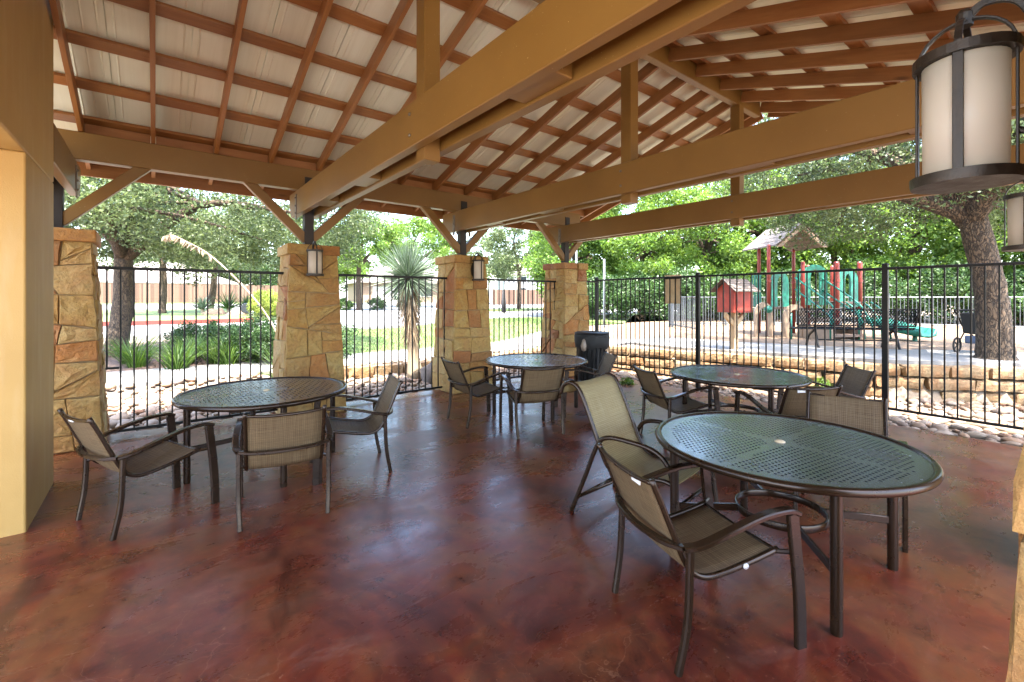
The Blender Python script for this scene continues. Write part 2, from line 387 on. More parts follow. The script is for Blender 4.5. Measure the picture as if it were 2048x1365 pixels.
# ------------------------------------------------------------------ ground
def axis_lines(lo, hi, step, far):
    a = list(np.arange(lo, hi + 1e-6, step)); s = step
    x = a[-1]
    while x < far: s *= 1.18; x += s; a.append(x)
    x = a[0]; s = step
    while x > -far: s *= 1.18; x -= s; a.insert(0, x)
    return np.array(a)
ax = axis_lines(-6, 20, .2, 700); by = axis_lines(-6, 22, .25, 700)
A, B = np.meshgrid(ax, by); Zg = gz(A, B) - .03
inside = (A > -3.4) & (A < 6.9) & (B > -3.4) & (B < 6.6); Zg[inside] = -.3
V = np.stack([A, B, Zg], -1).reshape(-1, 3); nx, ny = len(ax), len(by)
F = [(j * nx + i, j * nx + i + 1, (j + 1) * nx + i + 1, (j + 1) * nx + i) for j in range(ny - 1) for i in range(nx - 1)]
struct(obj('ground', mesh('ground', V, F, True), MT['soil']))

def sheet(name, left, right, n, mat, dz, sides=0, m=6):
    """strip between two polylines, draped on the terrain"""
    def samp(P, k):
        P = np.array(P, float); d = np.r_[0, np.cumsum(np.hypot(*np.diff(P, axis=0).T))]; s = np.linspace(0, d[-1], k)
        return np.stack([np.interp(s, d, P[:, 0]), np.interp(s, d, P[:, 1])], -1)
    L, Rr = samp(left, n), samp(right, n); mb = MB(); V = []
    for i in range(n):
        for k in range(m + 1):
            p = L[i] * (1 - k / m) + Rr[i] * k / m; V.append((p[0], p[1], gzf(*p) + dz))
    F = [(i * (m + 1) + k, (i + 1) * (m + 1) + k, (i + 1) * (m + 1) + k + 1, i * (m + 1) + k + 1) for i in range(n - 1) for k in range(m)]
    if sides:
        for k in (0, m):
            for i in range(n - 1):
                p, q = V[i * (m + 1) + k], V[(i + 1) * (m + 1) + k]; b0 = len(V)
                V += [(p[0], p[1], p[2] - sides), (q[0], q[1], q[2] - sides)]
                F.append((i * (m + 1) + k, b0, b0 + 1, (i + 1) * (m + 1) + k))
        for i in (0, n - 1):
            for k in range(m):
                p, q = V[i * (m + 1) + k], V[i * (m + 1) + k + 1]; b0 = len(V)
                V += [(p[0], p[1], p[2] - sides), (q[0], q[1], q[2] - sides)]
                F.append((i * (m + 1) + k, b0, b0 + 1, i * (m + 1) + k + 1))
    return obj(name, mesh(name, V, F), mat)
struct(sheet('creek_bed', [(-8, 6.7), (8.3, 6.7)], [(-8, 10.6), (8.3, 10.6)], 60, MT['gravel_bed'], -.012, m=16))
struct(sheet('side_bed', [(7.0, 6.7), (7.0, -6)], [(8.38, 6.7), (8.75, 5.39), (9.67, 2.0), (10.84, .66), (12.5, -2), (14.4, -6)], 50, MT['gravel_bed'], -.008, m=10))
struct(sheet('lawn', [(2.4, 12.6), (9.5, 12.6), (60, 12.6)], [(2.4, 20), (14, 20), (60, 20)], 60, MT['lawn'], .012, m=12))
struct(sheet('path_lawn', [(8.6, 7.4), (8.7, 10.7)], [(10.0, 8.4), (9.6, 10.7)], 10, MT['lawn'], .012))
struct(sheet('planting_bed', [(-14, 12.6), (2.4, 12.6)], [(-14, 18.6), (2.4, 18.6)], 40, MT['mulch'], .014, m=12))
struct(sheet('road', [(-60, 20), (80, 20)], [(-60, 56), (80, 56)], 60, MT['asphalt'], .008, m=24))
struct(sheet('traffic_island', [(-60, 27), (4, 27), (7, 29)], [(-60, 41), (4, 41), (7, 38)], 50, MT['lawn'], .15, .16, 8))
struct(sheet('grass_strip', [(20, 30), (80, 30)], [(20, 35), (80, 35)], 20, MT['lawn'], .12, .12, 4))
struct(sheet('verge', [(-60, 56), (80, 56)], [(-60, 75), (80, 75)], 30, MT['lawn'], .02, m=6))
struct(sheet('playground_surface', [(10.9, 9), (11.3, 5.5), (12.2, 2.5), (13.4, 1.2), (15, 0), (18, -4)], [(24, 18), (26, 12), (26, 8), (26, 4), (26, 0), (26, -4)], 40, MT['wood_chips'], .012, m=12))
struct(sheet('playground_path', [(8.75, 12.6), (9.5, 10.6), (9.9, 8.2), (8.98, 6.6), (8.98, 5.45), (9.9, 2.15), (11.0, .86), (12.6, -1.5)],
       [(13.0, 12.6), (11.4, 11.0), (11.2, 8.6), (11.0, 6.8), (11.1, 5.6), (12.0, 2.7), (13.2, 1.3), (14.5, -1)], 44, MT['concrete'], .03, .08))
sw = struct(sheet('sidewalk', [(-16, 10.72), (8.9, 10.72)], [(-16, 12.58), (8.9, 12.58)], 40, MT['concrete'], -.03, m=2))
i = 0
for k in range(16):
    x0 = -14.6 + k * 1.5
    if x0 > 8: break
    mb = MB().box(x0 + .006, x0 + 1.494, 10.7, 12.6, -.14, .02)
    bevel(mb.build('slab', MT['concrete'], sw), .012)
struct(MB().box(-60, 4, 26.7, 26.98, .05, gzf(0, 27) + .2).build('kerb', MT['red_paint']))
struct(MB().box(-40, 40, 19.85, 20.0, 0, gzf(0, 20) + .12).build('road_kerb', MT['concrete']))
struct(sheet('bounce_deck', [(-16, -18), (7.0, -18)], [(-16, -3.32), (7.0, -3.32)], 24, MT['bounce_concrete'], .10, .2, 8))  # unseen pale sheet added behind the camera to bounce light onto the ceiling
struct(sheet('bounce_side_deck', [(-16, -3.3), (-3.32, -3.3)], [(-16, 6.6), (-3.32, 6.6)], 14, MT['bounce_concrete'], .10, .2, 8))  # unseen pale sheet added at the left, more bounce light for the interior
fl = MB().box(-3.3, 7.12, -3.3, 6.88, -.28, 0)
fo = struct(fl.build('patio_floor', MT['floor'])); bevel(fo, .012)

# ------------------------------------------------------------------ pavilion roof
PA = [-.83 + 2.507 * k for k in range(4)]          # pillar positions along the row
RB, ROWA, ROWB = 3.2, 6.75, -.35
SLOPE = .31; ANG = math.atan(SLOPE)
def rb(b): return 3.36 + SLOPE * (6.65 - (b if b >= RB else 2 * RB - b))
roof = thing('pavilion_roof', 'open timber pavilion roof of brown trusses, rafters and pale metal panels', 'roof')
def beam(name, p0, p1, wd, ht, mat, parent, me=None, bv=.006):
    p0, p1 = Vector(p0), Vector(p1); d = p1 - p0; L = d.length; x = d / L
    up = Vector((0, 0, 1)); y = up.cross(x)
    if y.length < 1e-3: y = Vector((0, 1, 0))
    y.normalize(); z = x.cross(y)
    if me is None: q = MB().box(0, L, -wd / 2, wd / 2, -ht / 2, ht / 2); me = mesh(name, q.V, q.F)
    o = obj(name, me, mat, parent)
    M_ = Matrix((x, y, z)).transposed().to_4x4(); M_.translation = p0; o.matrix_basis = M_
    if bv: bevel(o, bv)
    return o
VD = .15
rme = None
def rafter(a, side, b_in=RB, b_out=7.5):
    global rme
    f = (lambda b: b) if side > 0 else (lambda b: 2 * RB - b)
    b0 = b_in + .05
    p0 = (a, f(b_out), rb(b_out) + VD / 2); p1 = (a, f(b0), rb(b0) + VD / 2)
    o = beam('rafter', p0, p1, .042, VD * math.cos(ANG), MT['rafter'], roof, rme if b_in == RB else None, .003)
    if rme is None and b_in == RB: rme = o.data
for side in (1, -1):
    for k in range(14): rafter(-.635 + .6135 * k, side)
    rafter(7.63, side)
for k in range(1, 3): rafter(-.635 - .6135 * k, 1, 5.40)
for side in (1, -1):
    f = (lambda b: b) if side > 0 else (lambda b: 2 * RB - b)
    for b in (7.36, 6.77, 6.17, 5.57, 4.97, 4.37, 3.77, 3.34):
        a0 = -2.0 if (side > 0 and b > 5.45) else -.665
        z = rb(b) + VD + .019 / math.cos(ANG)
        o = beam('purlin', (a0, f(b), z), (7.66, f(b), z), .135, .036, MT['rafter'], roof, bv=.003)
        o.rotation_euler = (math.atan(SLOPE) * (-side), 0, 0)
# metal panels: flat pan, stiffening crease, standing seam
def panel(a0, a1, b_in, b_out, side):
    f = (lambda b: b) if side > 0 else (lambda b: 2 * RB - b)
    wd = a1 - a0 - .007
    prof = [(0, .03), (0, 0), (.045, 0), (.055, -.006), (.065, 0), (wd * .5 - .01, 0), (wd * .5, -.004), (wd * .5 + .01, 0), (wd - .065, 0), (wd - .055, -.006), (wd - .045, 0), (wd, 0), (wd, .03), (wd + .03, .031), (wd + .03, .034), (wd - .005, .036)]
    if wd < .3: prof = [(0, .03), (0, 0), (wd, 0), (wd, .03), (wd + .03, .031), (wd + .03, .034), (wd - .005, .036)]
    V = []
    for b in (b_in, b_out):
        z0 = rb(b) + VD + .036 / math.cos(ANG) + .012
        for (x, z) in prof: V.append((a0 + x, f(b), z0 + z))
    n = len(prof); F = [(i, i + 1, n + i + 1, n + i) for i in range(n - 1)]
    obj('roof_panel', mesh('roof_panel', V, F), MT['roof_metal'], roof)
seams = [-.66] + [-.34 + .6135 * k for k in range(14)]
for s in (1, -1):
    for x0, x1 in zip(seams[:-1], seams[1:]): panel(x0, x1, RB, 7.62, s)
for x0, x1 in ((-3.45, -2.75), (-2.75, -2.05), (-2.05, -1.35), (-1.35, -.662)): panel(x0, x1, RB, 7.62, -1)  # unseen panels added at the left to keep direct sun off the floor
for x0, x1 in ((-2.03, -1.57), (-1.57, -.955), (-.955, -.662)): panel(x0, x1, 5.42, 7.62, 1)
zr_ = rb(RB) + VD + .036 + .05
MB().prism([(RB - .16, zr_ - .05), (RB, zr_ - .005), (RB + .16, zr_ - .05), (RB + .16, zr_ - .04), (RB, zr_ + .006), (RB - .16, zr_ - .04)], 'x', -.66, 7.66).build('ridge_cap', MT['roof_metal'], roof)
beam('ridge_beam', (-.66, RB, 4.475), (7.34, RB, 4.475), .092, .25, MT['beam'], roof)
for s in (1, -1):
    f = (lambda b: b) if s > 0 else (lambda b: 2 * RB - b)
    zb = rb(7.53) + VD / 2 - .01
    beam('fascia_board', (-2.0, f(7.525), zb), (7.66, f(7.525), zb), .04, .24, MT['rafter'], roof, bv=.003)
    beam('wall_plate', (-1.95 if s > 0 else -.66, f(ROWA), 3.187), (7.08, f(ROWA), 3.187), .14, .295, MT['beam'], roof)
    for k in range(13):                 # blocking boards between the rafters on the plate
        a = -.635 + .6135 * k
        z = rb(6.80) + VD / 2
        beam('blocking_board', (a + .025, f(6.80), z), (a + .588, f(6.80), z), .036, VD - .01, MT['rafter'], roof, bv=0)
bolt = mesh('bolt', *(lambda q: (q.V, q.F))(MB().lathe([(.014, 0), (.014, .006), (.008, .012), (0, .013)], 10)), True)
bolt.materials.append(MT['strap_metal'])
def add_bolt(x, y, z, parent, d=(-1, 0, 0)):
    o = obj('bolt', bolt, None, parent); o.location = (x, y, z); o.rotation_euler = Vector(d).to_track_quat('Z', 'Y').to_euler(); return o
chord_poly = [(-.75, 3.035), (-.75, 2.86), (-.66, 2.70), (7.06, 2.70), (7.15, 2.86), (7.15, 3.035)]
for i, a in enumerate(PA):
    for s in (-1, 1):
        if i == 0:
            poly = [(5.41, 3.035), (5.41, 2.70), (7.06, 2.70), (7.15, 2.86), (7.15, 3.035)]
        else: poly = chord_poly
        x0 = a + s * .072; x1 = a + s * .155
        ch = MB().prism([(p - 3.2, q) for p, q in poly], 'x', min(x0, x1) - a, max(x0, x1) - a)
        # local x runs along the beam so that the grain follows it
        V = [(v[1], -v[0], v[2] - 2.87) for v in ch.V]
        o = obj('truss_chord', mesh('truss_chord', V, ch.F), MT['beam'], roof); o.rotation_euler = (0, 0, R(90)); o.location = (a, 3.2, 2.87); bevel(o, .006)
        if i:
            for zz in (2.79, 2.95): add_bolt(a + s * .155, RB, zz, roof, (s, 0, 0))
        for bb in ((ROWA,) if i == 0 else (ROWA, ROWB)):
            st = bevel(MB().box(min(a + s * .155, a + s * .165), max(a + s * .155, a + s * .165), bb - .035, bb + .035, 2.63, 2.98).build('strap', MT['strap_metal'], roof), .002)
            for zz in (2.72, 2.82, 2.93): add_bolt(a + s * .165, bb, zz, roof, (s, 0, 0))
    if i:
        beam('king_post', (a, RB, 2.61), (a, RB, 4.35), .138, .138, MT['beam'], roof)
        for bb in (.6, 1.9, 4.5, 5.8):
            beam('spacer_block', (a, bb - .2, 2.76), (a, bb + .2, 2.76), .138, .09, MT['beam'], roof)
    for bb in ((ROWA,) if i == 0 else (ROWA, ROWB)):
        bevel(MB().box(a - .06, a + .06, bb - .06, bb + .06, 2.24, 3.034).build('steel_post', MT['dark_bracket'], roof), .004)
        bevel(MB().box(a - .14, a + .14, bb - .14, bb + .14, 2.262, 2.276).build('base_plate', MT['dark_bracket'], roof), .002)
        s = -1 if bb > RB else 1
        MB().box(a - .062, a + .062, min(bb + s * .071, bb + s * .08), max(bb + s * .071, bb + s * .08), 3.045, 3.22).build('beam_bracket', MT['dark_bracket'], roof)
        for d in (-1, 1):
            if i == 0 and d < 0: continue
            beam('knee_brace', (a + d * .03, bb, 2.36), (a + d * .76, bb, 3.09), .09, .115, MT['beam'], roof)

# ------------------------------------------------------------------ stucco wall with an opening
sw_ = thing('stucco_wall', 'tall tan stucco wall with a square opening at the left edge', 'wall', (-.675, 4.35, 0))
mb = MB().box(-.95, 0, .005, 1.045, -.02, 2.52)
bevel(mb.build('wall_pier', MT['stucco'], sw_), .012, 2)
mb = MB().box(-.95, 0, -3.2, 1.045, 2.521, 4.9)
bevel(mb.build('wall_head', MT['stucco'], sw_), .012, 2)

# ------------------------------------------------------------------ stone pillars
def cut(poly, p, n):
    A_, B_ = [], []; m = len(poly)
    for i in range(m):
        a, b = poly[i], poly[(i + 1) % m]
        da = (a[0] - p[0]) * n[0] + (a[1] - p[1]) * n[1]; db = (b[0] - p[0]) * n[0] + (b[1] - p[1]) * n[1]
        (A_ if da >= 0 else B_).append(a)
        if da * db < 0:
            t = da / (da - db); q = (a[0] + (b[0] - a[0]) * t, a[1] + (b[1] - a[1]) * t); A_.append(q); B_.append(q)
    return A_, B_
def parea(p): return abs(sum(p[i][0] * p[(i + 1) % len(p)][1] - p[(i + 1) % len(p)][0] * p[i][1] for i in range(len(p)))) / 2
def partition(poly, r, amax, amin):
    ar = parea(poly)
    if len(poly) < 3 or ar < amin * 2 or (ar < amax and r.random() < .75): return [poly]
    xs = [p[0] for p in poly]; ys = [p[1] for p in poly]; wx, wy = max(xs) - min(xs), max(ys) - min(ys)
    for _ in range(8):
        th = r.gauss(0, .09) + (r.choice([-.6, .6]) if r.random() < .10 else 0)
        if wx > wy * 1.15: n = (math.cos(th), math.sin(th))
        else: n = (math.sin(th), math.cos(th))
        p = (min(xs) + wx * r.uniform(.3, .7), min(ys) + wy * r.uniform(.3, .7))
        a, b = cut(poly, p, n)
        if len(a) > 2 and len(b) > 2 and parea(a) > amin and parea(b) > amin:
            return partition(a, r, amax, amin) + partition(b, r, amax, amin)
    return [poly]
def inset(poly, d):
    n = len(poly)
    if sum(poly[i][0] * poly[(i + 1) % n][1] - poly[(i + 1) % n][0] * poly[i][1] for i in range(n)) < 0: poly = poly[::-1]
    out = list(poly)
    for i in range(n):
        a, b = poly[i], poly[(i + 1) % n]; dx, dy = b[0] - a[0], b[1] - a[1]; L = math.hypot(dx, dy)
        if L < 1e-5: continue
        nn = (-dy / L, dx / L)
        out, _ = cut(out, (a[0] + nn[0] * d, a[1] + nn[1] * d), nn)
        if len(out) < 3: return []
    return out
def stone_piece(poly, r, to3, depth0, proud, nrm):
    """irregular stone: side walls, eased edge and an uneven face"""
    out = []
    def dens(p):
        q = []
        for i in range(len(p)):
            a, b = p[i], p[(i + 1) % len(p)]; L = math.hypot(b[0] - a[0], b[1] - a[1]); k = max(1, min(4, int(L / .085)))
            for j in range(k):
                t = j / k; jx = r.gauss(0, .0035) if j else 0; q.append((a[0] + (b[0] - a[0]) * t + jx, a[1] + (b[1] - a[1]) * t + (r.gauss(0, .0035) if j else 0)))
        return q
    P0 = inset(poly, .0045)
    if len(P0) < 3: return None
    P0 = dens(P0); cx = sum(p[0] for p in P0) / len(P0); cy_ = sum(p[1] for p in P0) / len(P0)
    rings = [(1, depth0), (1, proud * .72), (.955, proud), (.55, proud)]
    tx, ty = r.gauss(0, .035), r.gauss(0, .035)
    V = []; n = len(P0)
    for ri, (sc, dp) in enumerate(rings):
        for p in P0:
            x, y = cx + (p[0] - cx) * sc, cy_ + (p[1] - cy_) * sc
            e = 0 if ri == 0 else tx * (x - cx) + ty * (y - cy_) + r.gauss(0, .0045 if ri > 1 else .003)
            V.append(to3(x, y, dp + e))
    V.append(to3(cx, cy_, proud + r.gauss(.004, .005))); F = []
    for ri in range(3):
        for k in range(n): F.append((ri * n + k, ri * n + (k + 1) % n, (ri + 1) * n + (k + 1) % n, (ri + 1) * n + k))
    for k in range(n): F.append((3 * n + k, 3 * n + (k + 1) % n, 4 * n))
    return V, F
H0 = 2.14
def stone_pillar(a, b, label, seed, faces='NSEW'):
    r = random.Random(seed)
    t = thing('stone_pillar', label, 'pillar', (a, b, 0), 0, 'stone pillars of the pavilion')
    hb, ht = .375, .275
    core = MB(); V = [(sx * h, sy * h, z) for z, h in ((-.02, hb), (H0, ht)) for sy in (-1, 1) for sx in (-1, 1)]
    core.add(V, [(0, 2, 3, 1), (4, 5, 7, 6), (0, 1, 5, 4), (2, 6, 7, 3), (0, 4, 6, 2), (1, 3, 7, 5)])
    core.build('mortar_core', MT['mortar'], t)
    for f in faces:
        def to3(u, z, d, f=f):
            h = hb + (ht - hb) * z / H0
            if f == 'S': return (u * 1, -(h + d), z)
            if f == 'N': return (-u, h + d, z)
            if f == 'E': return (h + d, u, z)
            return (-(h + d), -u, z)
        ex = .030 if f in 'NS' else -.004
        poly = [(-hb - ex, 0), (hb + ex, 0), (ht + ex, H0), (-ht - ex, H0)]
        for p in partition(poly, r, .12, .022):
            g = stone_piece(p, r, to3, -.02, r.uniform(.022, .040), f)
            if g: autosm(obj('stone', mesh('stone', *g), MT['stone'], t))
    # cap course: slabs round the rim
    mb = MB(); hc = .335
    for sx, sy in ((-1, -1), (1, -1), (-1, 1), (1, 1)):
        c0 = r.uniform(-.06, .06)
        q = MB(); x0, x1 = sorted((sx * (hc + r.uniform(-.006, .01)), c0 + sx * .003)); y0, y1 = sorted((sy * (hc + r.uniform(-.006, .01)), sy * .003))
        n = 5; 
        V = []; F = []
        q.box(x0, x1, y0, y1, H0 + r.uniform(-.012, .004), H0 + .125 + r.uniform(-.004, .004))
        o = q.build('cap_stone', MT['stone'], t); bevel(o, .014, 2)
    return t
def autosm(o):
    o.data.polygons.foreach_set('use_smooth', [False] * len(o.data.polygons)); return o
stone_pillar(PA[0], ROWA, 'sandstone pillar standing beside the tan stucco wall', 11, 'SE')
stone_pillar(PA[1], ROWA, 'sandstone pillar with a lantern behind the left round table', 23, 'SWE')
stone_pillar(PA[2], ROWA, 'sandstone pillar with a lantern between yucca and far round table', 37, 'SWE')
stone_pillar(PA[3], ROWA, 'farthest sandstone pillar, beside the black trash can', 44, 'SWE')
stone_pillar(PA[1], ROWB + .085, 'rough stone pillar edge cut off by the right border, under big lantern', 58, 'NW')
p_ = stone_pillar(PA[2], ROWB + .085, 'stone pillar carrying the second lantern at the right border', 62, 'NW')

# ------------------------------------------------------------------ lanterns
def make_lantern():
    t = thing('wall_lantern', 'x', 'lantern')
    r0, zt, LY = .098, .34, .15
    MB().lathe([(r0 - .012, .012), (r0 - .010, zt - .004)], 32, (0, .15, 0)).build('glass', MT['lantern_glass'], t, True)
    q = MB().lathe([(0, -.006), (r0 + .014, -.006), (r0 + .016, .004), (r0 + .016, .022), (r0 + .008, .024), (0, .024)], 32, (0, .15, 0))
    autosmooth(q.build('base_disc', MT['lantern_iron'], t, True))
    q = MB().lathe([(r0 - .004, zt - .012), (r0 + .010, zt - .012), (r0 + .010, zt + .014), (r0 - .004, zt + .014), (r0 - .004, zt - .012)], 32, (0, .15, 0))
    q.build('top_ring', MT['lantern_iron'], t)
    for k in range(4):
        an = k * math.pi / 2; c, s = math.cos(an), math.sin(an)
        MB().flat([((r0) * c, LY + r0 * s, .01), (r0 * c, LY + r0 * s, zt)], .022, .006, up=(c, s, 0)).build('strap', MT['lantern_iron'], t)
    for k in range(2):
        an = k * math.pi / 2; c, s = math.cos(an), math.sin(an)
        pts = [((r0) * math.cos(x) * c, LY + r0 * math.cos(x) * s, zt + .10 * math.sin(x) + k * .004) for x in np.linspace(0, math.pi, 15)]
        MB().flat(pts, .007, .016, up=(-s, c, 0)).build('hoop', MT['lantern_iron'], t)
    MB().lathe([(0, 0), (.018, 0), (.018, .034), (.012, .045), (0, .048)], 12, (0, .15, zt + .088)).build('finial', MT['lantern_iron'], t)
    q = MB().flat([(p[0], p[1], p[2]) for p in spline([(0, .15, zt + .105), (0, .11, zt + .135), (0, .05, zt + .11), (0, .012, zt + .02)], 5)], .02, .009, up=(1, 0, 0)); q.build('top_arm', MT['lantern_iron'], t)
    q = MB().tube(spline([(0, .15 - r0, .12), (0, .03, .108), (0, .012, .12)], 4), .008, 8); q.build('lower_arm', MT['lantern_iron'], t)
    pr = [(.055 * math.cos(x), .16 + (.17 if math.sin(x) > 0 else .10) * math.sin(x) + (.0)) for x in np.linspace(0, 2 * math.pi, 24, endpoint=False)]
    MB().prism(pr, 'y', -.012, .014).build('back_plate', MT['lantern_iron'], t)
    return t
ln0 = make_lantern()
for i, (a, b, rz, lab) in enumerate((
        (PA[1] - .03, ROWA - .312, math.pi, 'iron lantern with white glass on pillar behind the left table'),
        (PA[2] + .04, ROWA - .312, math.pi, 'small iron lantern on the pillar right of the tall yucca'),
        (PA[1] - .02, ROWB + .412, 0, 'large near iron lantern with cream glass at upper right'),
        (PA[2], ROWB + .45, 0, 'iron lantern half cut off by the right border, below the large one'))):
    o = ln0 if i == 0 else copy_tree(ln0)
    o.location = (a, b, 1.85); o.scale = (.95, .95, .95); o.rotation_euler = (0, 0, rz); tag(o, lab, 'lantern', 'wall lanterns on the pillars')

# ------------------------------------------------------------------ black metal fences
pk = {}
def picket(x, y, z0, z1, parent, wd=.016):
    k = (round(z1 - z0, 3), wd)
    if k not in pk: q = MB().box(-wd / 2, wd / 2, -wd / 2, wd / 2, 0, k[0]); pk[k] = mesh('picket', q.V, q.F)
    return obj('picket', pk[k], MT['black_metal'], parent, (x, y, z0))
def row_fence(a0, a1, label, n, first_short=False, x0=None, last_short=False):
    t = thing('metal_fence', label, 'fence', (0, 6.72, 0), 0, 'black metal fences round the pavilion')
    bevel(MB().box(a0, a1, -.02, .02, 1.87, 1.905).build('top_rail', MT['black_metal'], t), .003)
    bot0 = a0 + (.116 if first_short else 0) - .012; bot1 = a1 - (.116 if last_short else 0)
    bevel(MB().box(bot0, bot1, -.0175, .0175, .05, .08).build('bottom_rail', MT['black_metal'], t), .003)
    xs = [x0 + .116 * k for k in range(n)]
    for k, x in enumerate(xs):
        short = (first_short and k == 0) or (last_short and k == n - 1)
        picket(x, 0, .78 if short else .065, 1.885, t)
        if short:
            d = 1 if k == 0 else -1
            MB().box(min(x - d * .012, x + d * .104), max(x - d * .012, x + d * .104), -.014, .014, .76, .785).build('stub_rail', MT['black_metal'], t)
row_fence(-.50, 1.36, 'black picket fence between the leftmost stone pillars', 15, True, -.424)
row_fence(1.99, 3.97, 'black picket fence in front of the tall yucca', 17, False, 2.08)
row_fence(4.48, 6.50, 'black picket fence between the two far stone pillars', 16, False, 4.62)
t = thing('metal_fence', 'long black picket fence in front of the playground', 'fence', (7.8, 0, 0), 0, 'black metal fences round the pavilion')
bevel(MB().box(-.02, .02, -1.1, 6.84, 1.935, 1.97).build('top_rail', MT['black_metal'], t), .003)
bevel(MB().box(-.0175, .0175, -1.1, 6.84, .045, .075).build('bottom_rail', MT['black_metal'], t), .003)
MB().box(-.80, -.02, 6.83, 6.87, 1.90, 1.935).build('corner_rail', MT['black_metal'], t)
MB().box(-.72, -.02, 6.835, 6.865, .045, .075).build('corner_rail', MT['black_metal'], t)
for k in range(5): picket(-.16 - .116 * k, 6.85, .06, 1.92, t)
posts = [6.86, 4.44, 1.73, -.98]
for y in posts:
    q = MB().box(-.032, .032, y - .032, y + .032, -.14, 2.0); q.add(*(lambda m_: (m_.V, m_.F))(MB().lathe([(.040, 2.0), (.042, 2.008), (.036, 2.022), (0, 2.03)], 8, (0, y, 0)))); q.build('post', MT['black_metal'], t)
for y1, y0 in zip(posts[:-1], posts[1:]):
    n = round((y1 - y0) / .1165)
    for k in range(1, n): picket(0, y0 + (y1 - y0) * k / n, .06, 1.955, t)
sg = thing('notice_board', 'small tan panel hung on the black fence right of the farthest pillar', 'sign', (7.83, 4.98, 1.45))
MB().box(0, .02, -.17, .17, 0, .55).build('panel', MT['sign_back'], sg)
MB().box(-.012, -.001, -.165, .165, .47, .50).build('mounting_bar', MT['black_metal'], sg)

# ------------------------------------------------------------------ tables
def perforated(holes, rad):
    vs_, es = [], []; n = 96
    vs_ += [Vector((rad * math.cos(2 * math.pi * k / n), rad * math.sin(2 * math.pi * k / n))) for k in range(n)]
    es += [(k, (k + 1) % n) for k in range(n)]
    for (x, y, hx, hy) in holes:
        b0 = len(vs_); m_ = 8
        for k in range(m_):
            an = 2 * math.pi * (k + .5) / m_; vs_.append(Vector((x + hx * math.cos(an), y + hy * math.sin(an))))
        es += [(b0 + k, b0 + (k + 1) % m_) for k in range(m_)]
    out = delaunay_2d_cdt(vs_, es, [], 1, 1e-6)
    H = np.array([(h[0], h[1], h[2], h[3]) for h in holes]); F = []
    ov = out[0]
    cen = np.array([[sum(ov[i].x for i in f) / len(f), sum(ov[i].y for i in f) / len(f)] for f in out[2]])
    keep = np.ones(len(cen), bool)
    for h in H:
        keep &= ~((((cen[:, 0] - h[0]) / h[2]) ** 2 + ((cen[:, 1] - h[1]) / h[3]) ** 2) < .8)
    F = [f for f, k in zip(out[2], keep) if k]
    return [(v.x, v.y, 0) for v in ov], F
def holes_round():
    H = []
    p = .038
    for i in range(-18, 19):
        for j in range(-36, 37):
            x = (i + (.5 if j % 2 else 0)) * p; y = j * p * .62
            if .09 < math.hypot(x, y) < .60 and abs(x + y) > .03 and abs(x - y) > .03: H.append((x, y, .0098, .0072))
    return H
def holes_slot():
    H = []
    for j in range(-20, 21):
        for i in range(-6, 7):
            x = i * .115 + (.0575 if j % 2 else 0); y = j * .031
            if .11 < math.hypot(x, y) < .585 and math.hypot(x + .05, y) < .62 and math.hypot(x - .05, y) < .62 and abs(y) > .02: H.append((x, y, .047, .0045))
    return H
TOPS = {}
for key, hs in (('round', holes_round()), ('slot', holes_slot())):
    V, F = perforated(hs, .672); TOPS[key] = mesh('table_top', V, F); TOPS[key].materials.append(MT['bronze_top'])
def make_table(kind):
    t = thing('round_table', 'x', 'table')
    tp = obj('table_top', TOPS[kind], None, t, (0, 0, .70)); sm = tp.modifiers.new('t', 'SOLIDIFY'); sm.thickness = .010; sm.offset = -1
    q = MB().tube([(.685 * math.cos(x), .685 * math.sin(x), .690) for x in np.linspace(0, 2 * math.pi, 72, endpoint=False)], .021, 10, closed=True, up=(0, 0, 1))
    q.build('rim', MT['bronze'], t, True)
    MB().lathe([(.028, .700), (.028, .704), (.020, .708), (0, .709)], 20).build('hole_cap', MT['sign_back'], t, True)
    for k in range(4):
        an = k * math.pi / 2; c, s = math.cos(an), math.sin(an)
        q = MB().lathe([(.024, 0), (.026, .012), (.026, .685)], 12, (.60 * c, .60 * s, 0)); autosmooth(q.build('leg', MT['bronze'], t, True))
        MB().flat([(.235 * c, .235 * s, .30), (.59 * c, .59 * s, .28)], .018, .042, up=(0, 0, 1)).build('spoke', MT['bronze'], t)
        MB().flat([(.03 * c, .03 * s, .672), (.6 * c, .6 * s, .672)], .03, .02, up=(0, 0, 1)).build('top_bearer', MT['bronze'], t)
    MB().flat([(.235 * math.cos(x), .235 * math.sin(x), .30) for x in np.linspace(0, 2 * math.pi, 40, endpoint=False)], .014, .042, up=(0, 0, 1), closed=True).build('foot_ring', MT['bronze'], t, True)
    return t
TB = [((1.587, 2.692), 'round', 'large near round table with perforated bronze top at right', 22),
      ((2.516, 5.083), 'round', 'round bronze table close to the long black fence', 30),
      ((.335, 6.28), 'slot', 'far round bronze table between trash can and stone pillar', 20),
      ((-2.268, 4.199), 'slot', 'round bronze table at the left near the stucco wall', 12)]
tp = {}
for (p, kind, lab, rot) in TB:
    o = make_table(kind) if kind not in tp else copy_tree(tp[kind]); tp.setdefault(kind, o)
    x, y = W(*p); o.location = (x, y, 0)
    an = math.atan2(-y, -x); o.rotation_euler = (0, 0, an + R(rot)); tag(o, lab, 'table', 'round bronze patio tables')

